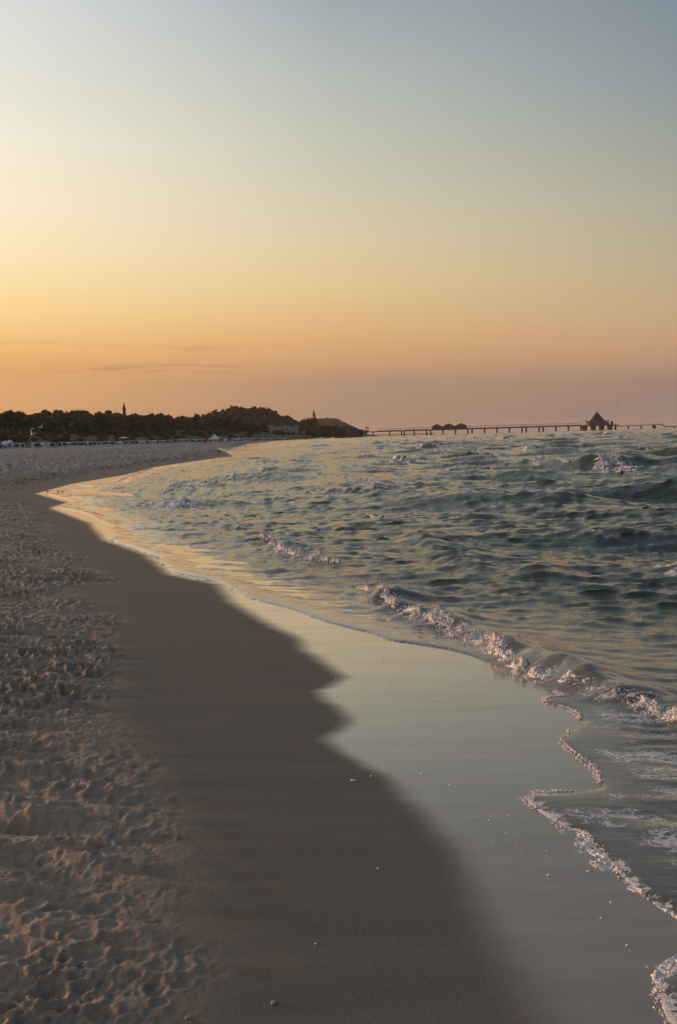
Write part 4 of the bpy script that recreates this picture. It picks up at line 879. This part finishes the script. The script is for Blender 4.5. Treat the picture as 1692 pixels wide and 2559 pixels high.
for k, c_ in COATS.items():
    mc = simple('cloth ' + k, c_, .85, .15); ml = simple('trousers ' + k, (c_[0] * .5 + .02, c_[1] * .5 + .02, c_[2] * .5 + .03), .85, .15)
    bodies[k] = [person_mesh('person', st, (mc, ml, m_skin)) for st in (0.0, .32)]
hair_me = MB(); hair_me.frustum(0, -.005, 1.66, 1.80, .108, .118, .085, .09, 10); hair_me.frustum(0, -.005, 1.80, 1.845, .085, .09, .03, .03, 10); hair_me = hair_me.mesh('hair', m_hair, True)
def person(x, y, z, coat, step, rz, label, group=None):
    o = put('person', bodies[coat][step], loc=(x, y, z), rz=rz, label=label, cat='person', group=group); put('hair', hair_me, o); return o
def atg(px_, Y): p = at(px_, 1100, Y); return p.x, Y, gz(p.x, Y)
x, y, z_ = atg(505, 330); person(x, y, z_, 'pale blue', 0, .4, 'person in pale blue top walking on the sand left of the white tent')
x, y, z_ = atg(512, 330); person(x, y, z_, 'red', 1, .4, 'person in red top walking beside the one in pale blue')
x, y, z_ = atg(547, 118); 
for k in range(46):
    s = rc[1] + 6 + (rc[-1] - rc[1] - 12) * (k / 46) ** 1.2 + tr.uniform(-4, 4); x, y = on_row(s, tr.uniform(3, 9)); coat = tr.choice(('dark blue', 'black', 'grey'))
    if math.degrees(math.atan2(x, y)) < -21: continue
    person(x, y, gz(x, y), coat, tr.randrange(2), tr.uniform(0, 6.28), 'person in %s clothes standing at the edge of the beach chairs' % coat, 'people in %s by the beach chairs' % coat)
for k in range(16):
    px_ = tr.uniform(930, 1440); coat = tr.choice(('dark blue', 'black', 'grey'))
    person(pX(px_), PY_ - 2.8 + tr.uniform(-.4, .4), ZD + .003, coat, 1, tr.choice((1.57, -1.57)), 'person in %s clothes walking along the pier deck' % coat, 'people in %s on the pier' % coat)

# white tent, parasols, flags, posts
m_canvas = simple('white_canvas', (0.66, 0.66, 0.67), .8, .06); m_red = simple('red_flag_cloth', (0.42, 0.05, 0.04), .8, .1)
px_, Y = 537, 420; x, y, z_ = atg(px_, Y); ht = at(px_, 1085, Y).z - z_; hw = 15 / FPX * Y
e = put('white_tent', None, loc=(x, y, z_), label='white pagoda tent with a pointed roof on the beach', cat='tent')
he = ht * .52; rf = MB(); prof = ((1.0, he), (.62, he + (ht - he) * .26), (.30, he + (ht - he) * .56), (.03, ht))
for (a, z0), (b2, z1) in zip(prof, prof[1:]): rf.frustum(0, 0, z0, z1 - .001, hw * a * 1.3, hw * a * 1.3, hw * b2 * 1.3, hw * b2 * 1.3, 4, math.pi / 4)
put('roof', rf.mesh('roof', m_canvas), e); put('valance', MB().box(-hw * .95, hw * .95, -hw * .95, -hw * .93, he - .5, he - .003).box(-hw * .95, hw * .95, hw * .93, hw * .95, he - .5, he - .003).mesh('valance', m_canvas), e)
for s in (-1, 1):
    for u in (-1, 1): put('pole', MB().box(s * hw * .88 - .06, s * hw * .88 + .06, u * hw * .88 - .06, u * hw * .88 + .06, -.1, he - .004).mesh('pole', m_steel), e)
def parasol(px_, top, Y, R, label, mat):
    x, y, z_ = atg(px_, Y); h = at(px_, top, Y).z - z_; e = put('parasol', None, loc=(x, y, z_), label=label, cat='parasol')
    c_ = MB(); c_.frustum(0, 0, h - .75, h, R, R, .05, .05, 10); put('canopy', c_.mesh('canopy', mat), e); put('pole', MB().bar((0, 0, -.1), (0, 0, h - .1), .07).mesh('pole', m_steel), e)
parasol(310, 1091, 450, 2.6, 'wide white parasol above the beach chairs below the church', m_canvas)
parasol(14, 1101, 285, 1.2, 'small white parasol at the left end of the beach chair rows', m_canvas)
parasol(25, 1099, 290, 1.2, 'small white parasol, second from the left end of the chair rows', m_canvas)
def flag(px_, top, Y, label):
    x, y, z_ = atg(px_, Y); h = at(px_, top, Y).z - z_; e = put('red_flag', None, loc=(x, y, z_), label=label, cat='flag')
    put('pole', MB().bar((0, 0, -.1), (0, 0, h), .09).mesh('pole', m_steel), e)
    n = 6; fm = MB()
    for k in range(n): fm.prism([(.06 + .3 * k / 2, h - 2.4 + .1 * math.sin(k)), (.06 + .3 * (k + 1) / 2, h - 2.4 + .1 * math.sin(k + 1)), (.06 + .3 * (k + 1) / 2, h - .1 - .12 * k), (.06 + .3 * k / 2, h - .1 - .1 * k)], -.015 + .05 * math.sin(k), .015 + .05 * math.sin(k))
    put('cloth', fm.mesh('cloth', m_red), e)
flag(515, 1088, 470, 'red beach flag just left of the white tent'); flag(569, 1088, 500, 'red beach flag to the right of the white tent')
for px_, top, Y, lab in ((119, 1089, 300, 'pale wooden marker post on the dune, nearer the gulls'), (198, 1088, 330, 'pale wooden marker post on the dune, second from the left')):
    for Y in np.arange(240, 420, 2.0):
        p = at(px_, top, float(Y)); zg_ = gz(p.x, p.y)
        if p.z - zg_ < 1.6: break
    o = put('marker_post', None, loc=(p.x, p.y, zg_), label=lab, cat='post'); hgt = 1.6
    put('post', MB().box(-.14, .14, -.14, .14, -.5, hgt).mesh('post', m_wick), o); put('cap', MB().box(-.2, .2, -.2, .2, hgt + .003, hgt + .15).mesh('cap', m_wick), o)

# ------------------------------------------------------------------ birds
m_gullw = simple('gull_white', (0.75, 0.73, 0.68), .7, .06); m_gullg = simple('gull_grey', (0.22, 0.22, 0.24), .7, .08); m_beak = simple('beak', (0.5, 0.3, 0.05), .5, .1)
def gull(px_, py_, Y, span, rz, bank, lift, label, dark=False):
    p = at(px_, py_, Y); e = put('gull', None, loc=p, label=label, cat='bird'); e.rotation_euler = (bank * .4, bank, rz)
    mw, mg = (m_gullg, m_gullg) if dark else (m_gullw, m_gullg); s = span / 1.3
    b_ = MB(); ys = [(-.30, .03, .0), (-.18, .055, .0), (-.02, .08, .01), (.12, .065, .02), (.20, .045, .035), (.26, .05, .045), (.31, .02, .045)]
    n = 8; vs = [(r * math.cos(6.283 * k / n), y, z + r * math.sin(6.283 * k / n)) for y, r, z in ys for k in range(n)]
    b_.add([(x * s, y * s, z * s) for x, y, z in vs], [(j * n + k, j * n + (k + 1) % n, (j + 1) * n + (k + 1) % n, (j + 1) * n + k) for j in range(len(ys) - 1) for k in range(n)] + [tuple(range(n)), tuple(range((len(ys) - 1) * n, len(ys) * n))])
    b_.add([(x * s, y * s, z * s) for x, y, z in ((-.05, -.28, 0), (.05, -.28, 0), (.09, -.46, .0), (-.09, -.46, 0), (0, -.3, .02), (0, -.45, .015))], [(0, 1, 2, 3), (0, 3, 5, 4), (1, 4, 5, 2)])
    put('body', b_.mesh('body', mw, True), e); put('beak', MB().bar((0, .30 * s, .045 * s), (0, .37 * s, .035 * s), .02 * s).mesh('beak', m_beak), e)
    for sg in (-1, 1):
        w_ = MB(); st = [(.05, .11, -.08, .03), (.20, .13, -.05, .03 + lift * .12), (.36, .12, -.03, .03 + lift * .22), (.52, .05, -.07, .03 + lift * .24), (.65, -.05, -.10, .03 + lift * .22)]
        vs = []
        for x, f_, b2, z0 in st: vs += [(sg * x * s, f_ * s, z0 * s), (sg * x * s, b2 * s, z0 * s), (sg * x * s, (f_ * .6 + b2 * .4) * s, (z0 + .016) * s)]
        w_.add(vs, [q for k in range(4) for q in ((3 * k, 3 * k + 1, 3 * k + 4, 3 * k + 3), (3 * k, 3 * k + 3, 3 * k + 5, 3 * k + 2), (3 * k + 2, 3 * k + 5, 3 * k + 4, 3 * k + 1))] + [(12, 13, 14), (0, 2, 1)])
        put('wing', w_.mesh('wing', mw), e)
gull(103, 1069, 130, 1.15, -.5, -.35, 1.6, 'white gull gliding highest over the dune with wings spread')
gull(79, 1086, 125, 1.0, .8, .5, 2.2, 'white gull with a raised wing flying lowest over the chairs')
gull(81, 1072, 150, .95, -1.2, .2, .6, 'white gull seen edge on between the two other gulls')
gull(52, 1080, 190, .7, 1.0, .3, .8, 'faint small gull farthest left over the dune')
gull(1543, 1009, 160, 1.0, .3, .35, 3.2, 'lone dark gull in the sky right of the pyramid roof', True)
gull(302, 1003, 700, 1.6, .5, .2, 1.0, 'tiny dark bird in the sky left of the church spire', True)
def wader(px_, py_, label, size, name='sandpiper', col=m_gullg, z=None):
    x, y = gnd(px_, py_, .05); z_ = max(gz(x, y), 0.0) if z is None else z; e = put(name, None, loc=(x, y, z_), label=label, cat='bird', rz=1.4); s = size
    b_ = MB(); ys = [(-.5, .04, .50), (-.3, .13, .52), (0, .18, .55), (.25, .13, .62), (.36, .09, .75), (.45, .1, .84), (.55, .04, .83)]
    n = 8; vs = [(r * s * math.cos(6.283 * k / n), y_ * s, (zz_ + r * math.sin(6.283 * k / n)) * s) for y_, r, zz_ in ys for k in range(n)]
    b_.add(vs, [(j * n + k, j * n + (k + 1) % n, (j + 1) * n + (k + 1) % n, (j + 1) * n + k) for j in range(len(ys) - 1) for k in range(n)] + [tuple(range(n)), tuple(range((len(ys) - 1) * n, len(ys) * n))])
    put('body', b_.mesh('body', col, True), e); put('beak', MB().bar((0, .52 * s, .83 * s), (0, .74 * s, .79 * s), .035 * s).mesh('beak', m_dark), e)
    for q in (-1, 1): put('leg', MB().bar((q * .07 * s, 0, -.03), (q * .07 * s, 0, .42 * s), .04 * s).mesh('leg', m_dark), e)
wader(118, 1229, 'small dark wading bird at the tip of the inlet, farthest left', .13, z=.0)
wader(145, 1229, 'small dark wading bird in the inlet, middle of the three', .12, z=.0)
wader(156, 1229, 'small dark wading bird in the inlet, rightmost of the three', .12, z=.0)
wader(24, 1179, 'grey gull standing alone on the far grey sand at the left edge', .3, 'standing_gull')
wader(547, 1134, 'black cormorant standing at the tip of the far sand spit', .5, 'cormorant', m_dark)

# ------------------------------------------------------------------ small finds on the sand
m_shell = simple('shell_white', (0.66, 0.66, 0.66), .5, .1, 90); m_stone = simple('pebble_grey', (0.28, 0.27, 0.27), .7, .2, 60)
def stone(px_, py_, r, label, name, mat, flat=.6, cat='pebble'):
    x, y = gnd(px_, py_, .1); z_ = gz(x, y); x, y = gnd(px_, py_, z_); z_ = gz(x, y)
    bm = bmesh.new(); bmesh.ops.create_icosphere(bm, subdivisions=2, radius=r); rs = random.Random(int(px_))
    ax = (rs.uniform(.8, 1.2), rs.uniform(.7, 1.0), flat)
    for v in bm.verts: v.co = Vector((v.co.x * ax[0], v.co.y * ax[1], v.co.z * ax[2])) * rs.uniform(.95, 1.05)
    if name == 'shell':
        for v in bm.verts: v.co.z = v.co.z * (1 if v.co.z > 0 else .1) * (1 + .12 * math.sin(9 * math.atan2(v.co.y, v.co.x + r)))
    me = bpy.data.meshes.new(name); bm.to_mesh(me); bm.free(); me.shade_smooth()
    put(name, me, mat=mat, loc=(x, y, z_ + r * flat * .45), rz=rs.uniform(0, 6), label=label, cat=cat)
stone(219, 2358, .011, 'white shell among the footprints at the lower left', 'shell', m_shell, .8, 'shell')
stone(684, 2508, .010, 'grey pebble on the damp sand at the bottom edge', 'pebble', m_stone)
stone(467, 2546, .007, 'small dark pebble near the bottom edge beside the footprints', 'pebble', m_stone)
stone(789, 2360, .005, 'tiny white shell on the damp sand above the bottom pebble', 'shell', m_shell, .7, 'shell')
stone(945, 2171, .006, 'white shell in the middle of the damp sand', 'shell', m_shell, .5, 'shell')
stone(882, 1951, .012, 'flat white shell on dark sand near the edge of the wet mirror', 'shell', m_shell, .25, 'shell')
stone(927, 1940, .007, 'small white shell right of the flat one on the dark sand', 'shell', m_shell, .3, 'shell')
stone(249, 1718, .012, 'bright white shell at the edge of the trampled sand', 'shell', m_shell, .7, 'shell')
stone(1568, 2362, .007, 'pale shell on the wet sand at the lower right', 'shell', m_shell, .3, 'shell')
stone(1508, 2150, .009, 'pale shell on wet sand beside the foam edge', 'shell', m_shell, .3, 'shell')

# ------------------------------------------------------------------ evening haze
m_haze = bpy.data.materials.new('haze'); m_haze.use_nodes = True; t = m_haze.node_tree; t.nodes.clear()
pv = N(t, 'ShaderNodeVolumePrincipled'); pv.inputs['Color'].default_value = (0.80, 0.72, 0.68, 1); pv.inputs['Density'].default_value = 0.00007; pv.inputs['Anisotropy'].default_value = 0.0
mo = N(t, 'ShaderNodeOutputMaterial'); t.links.new(pv.outputs[0], mo.inputs['Volume'])
put('haze', MB().box(-9800, 9800, -9800, 9800, -4, 95).mesh('haze', m_haze), kind='stuff')
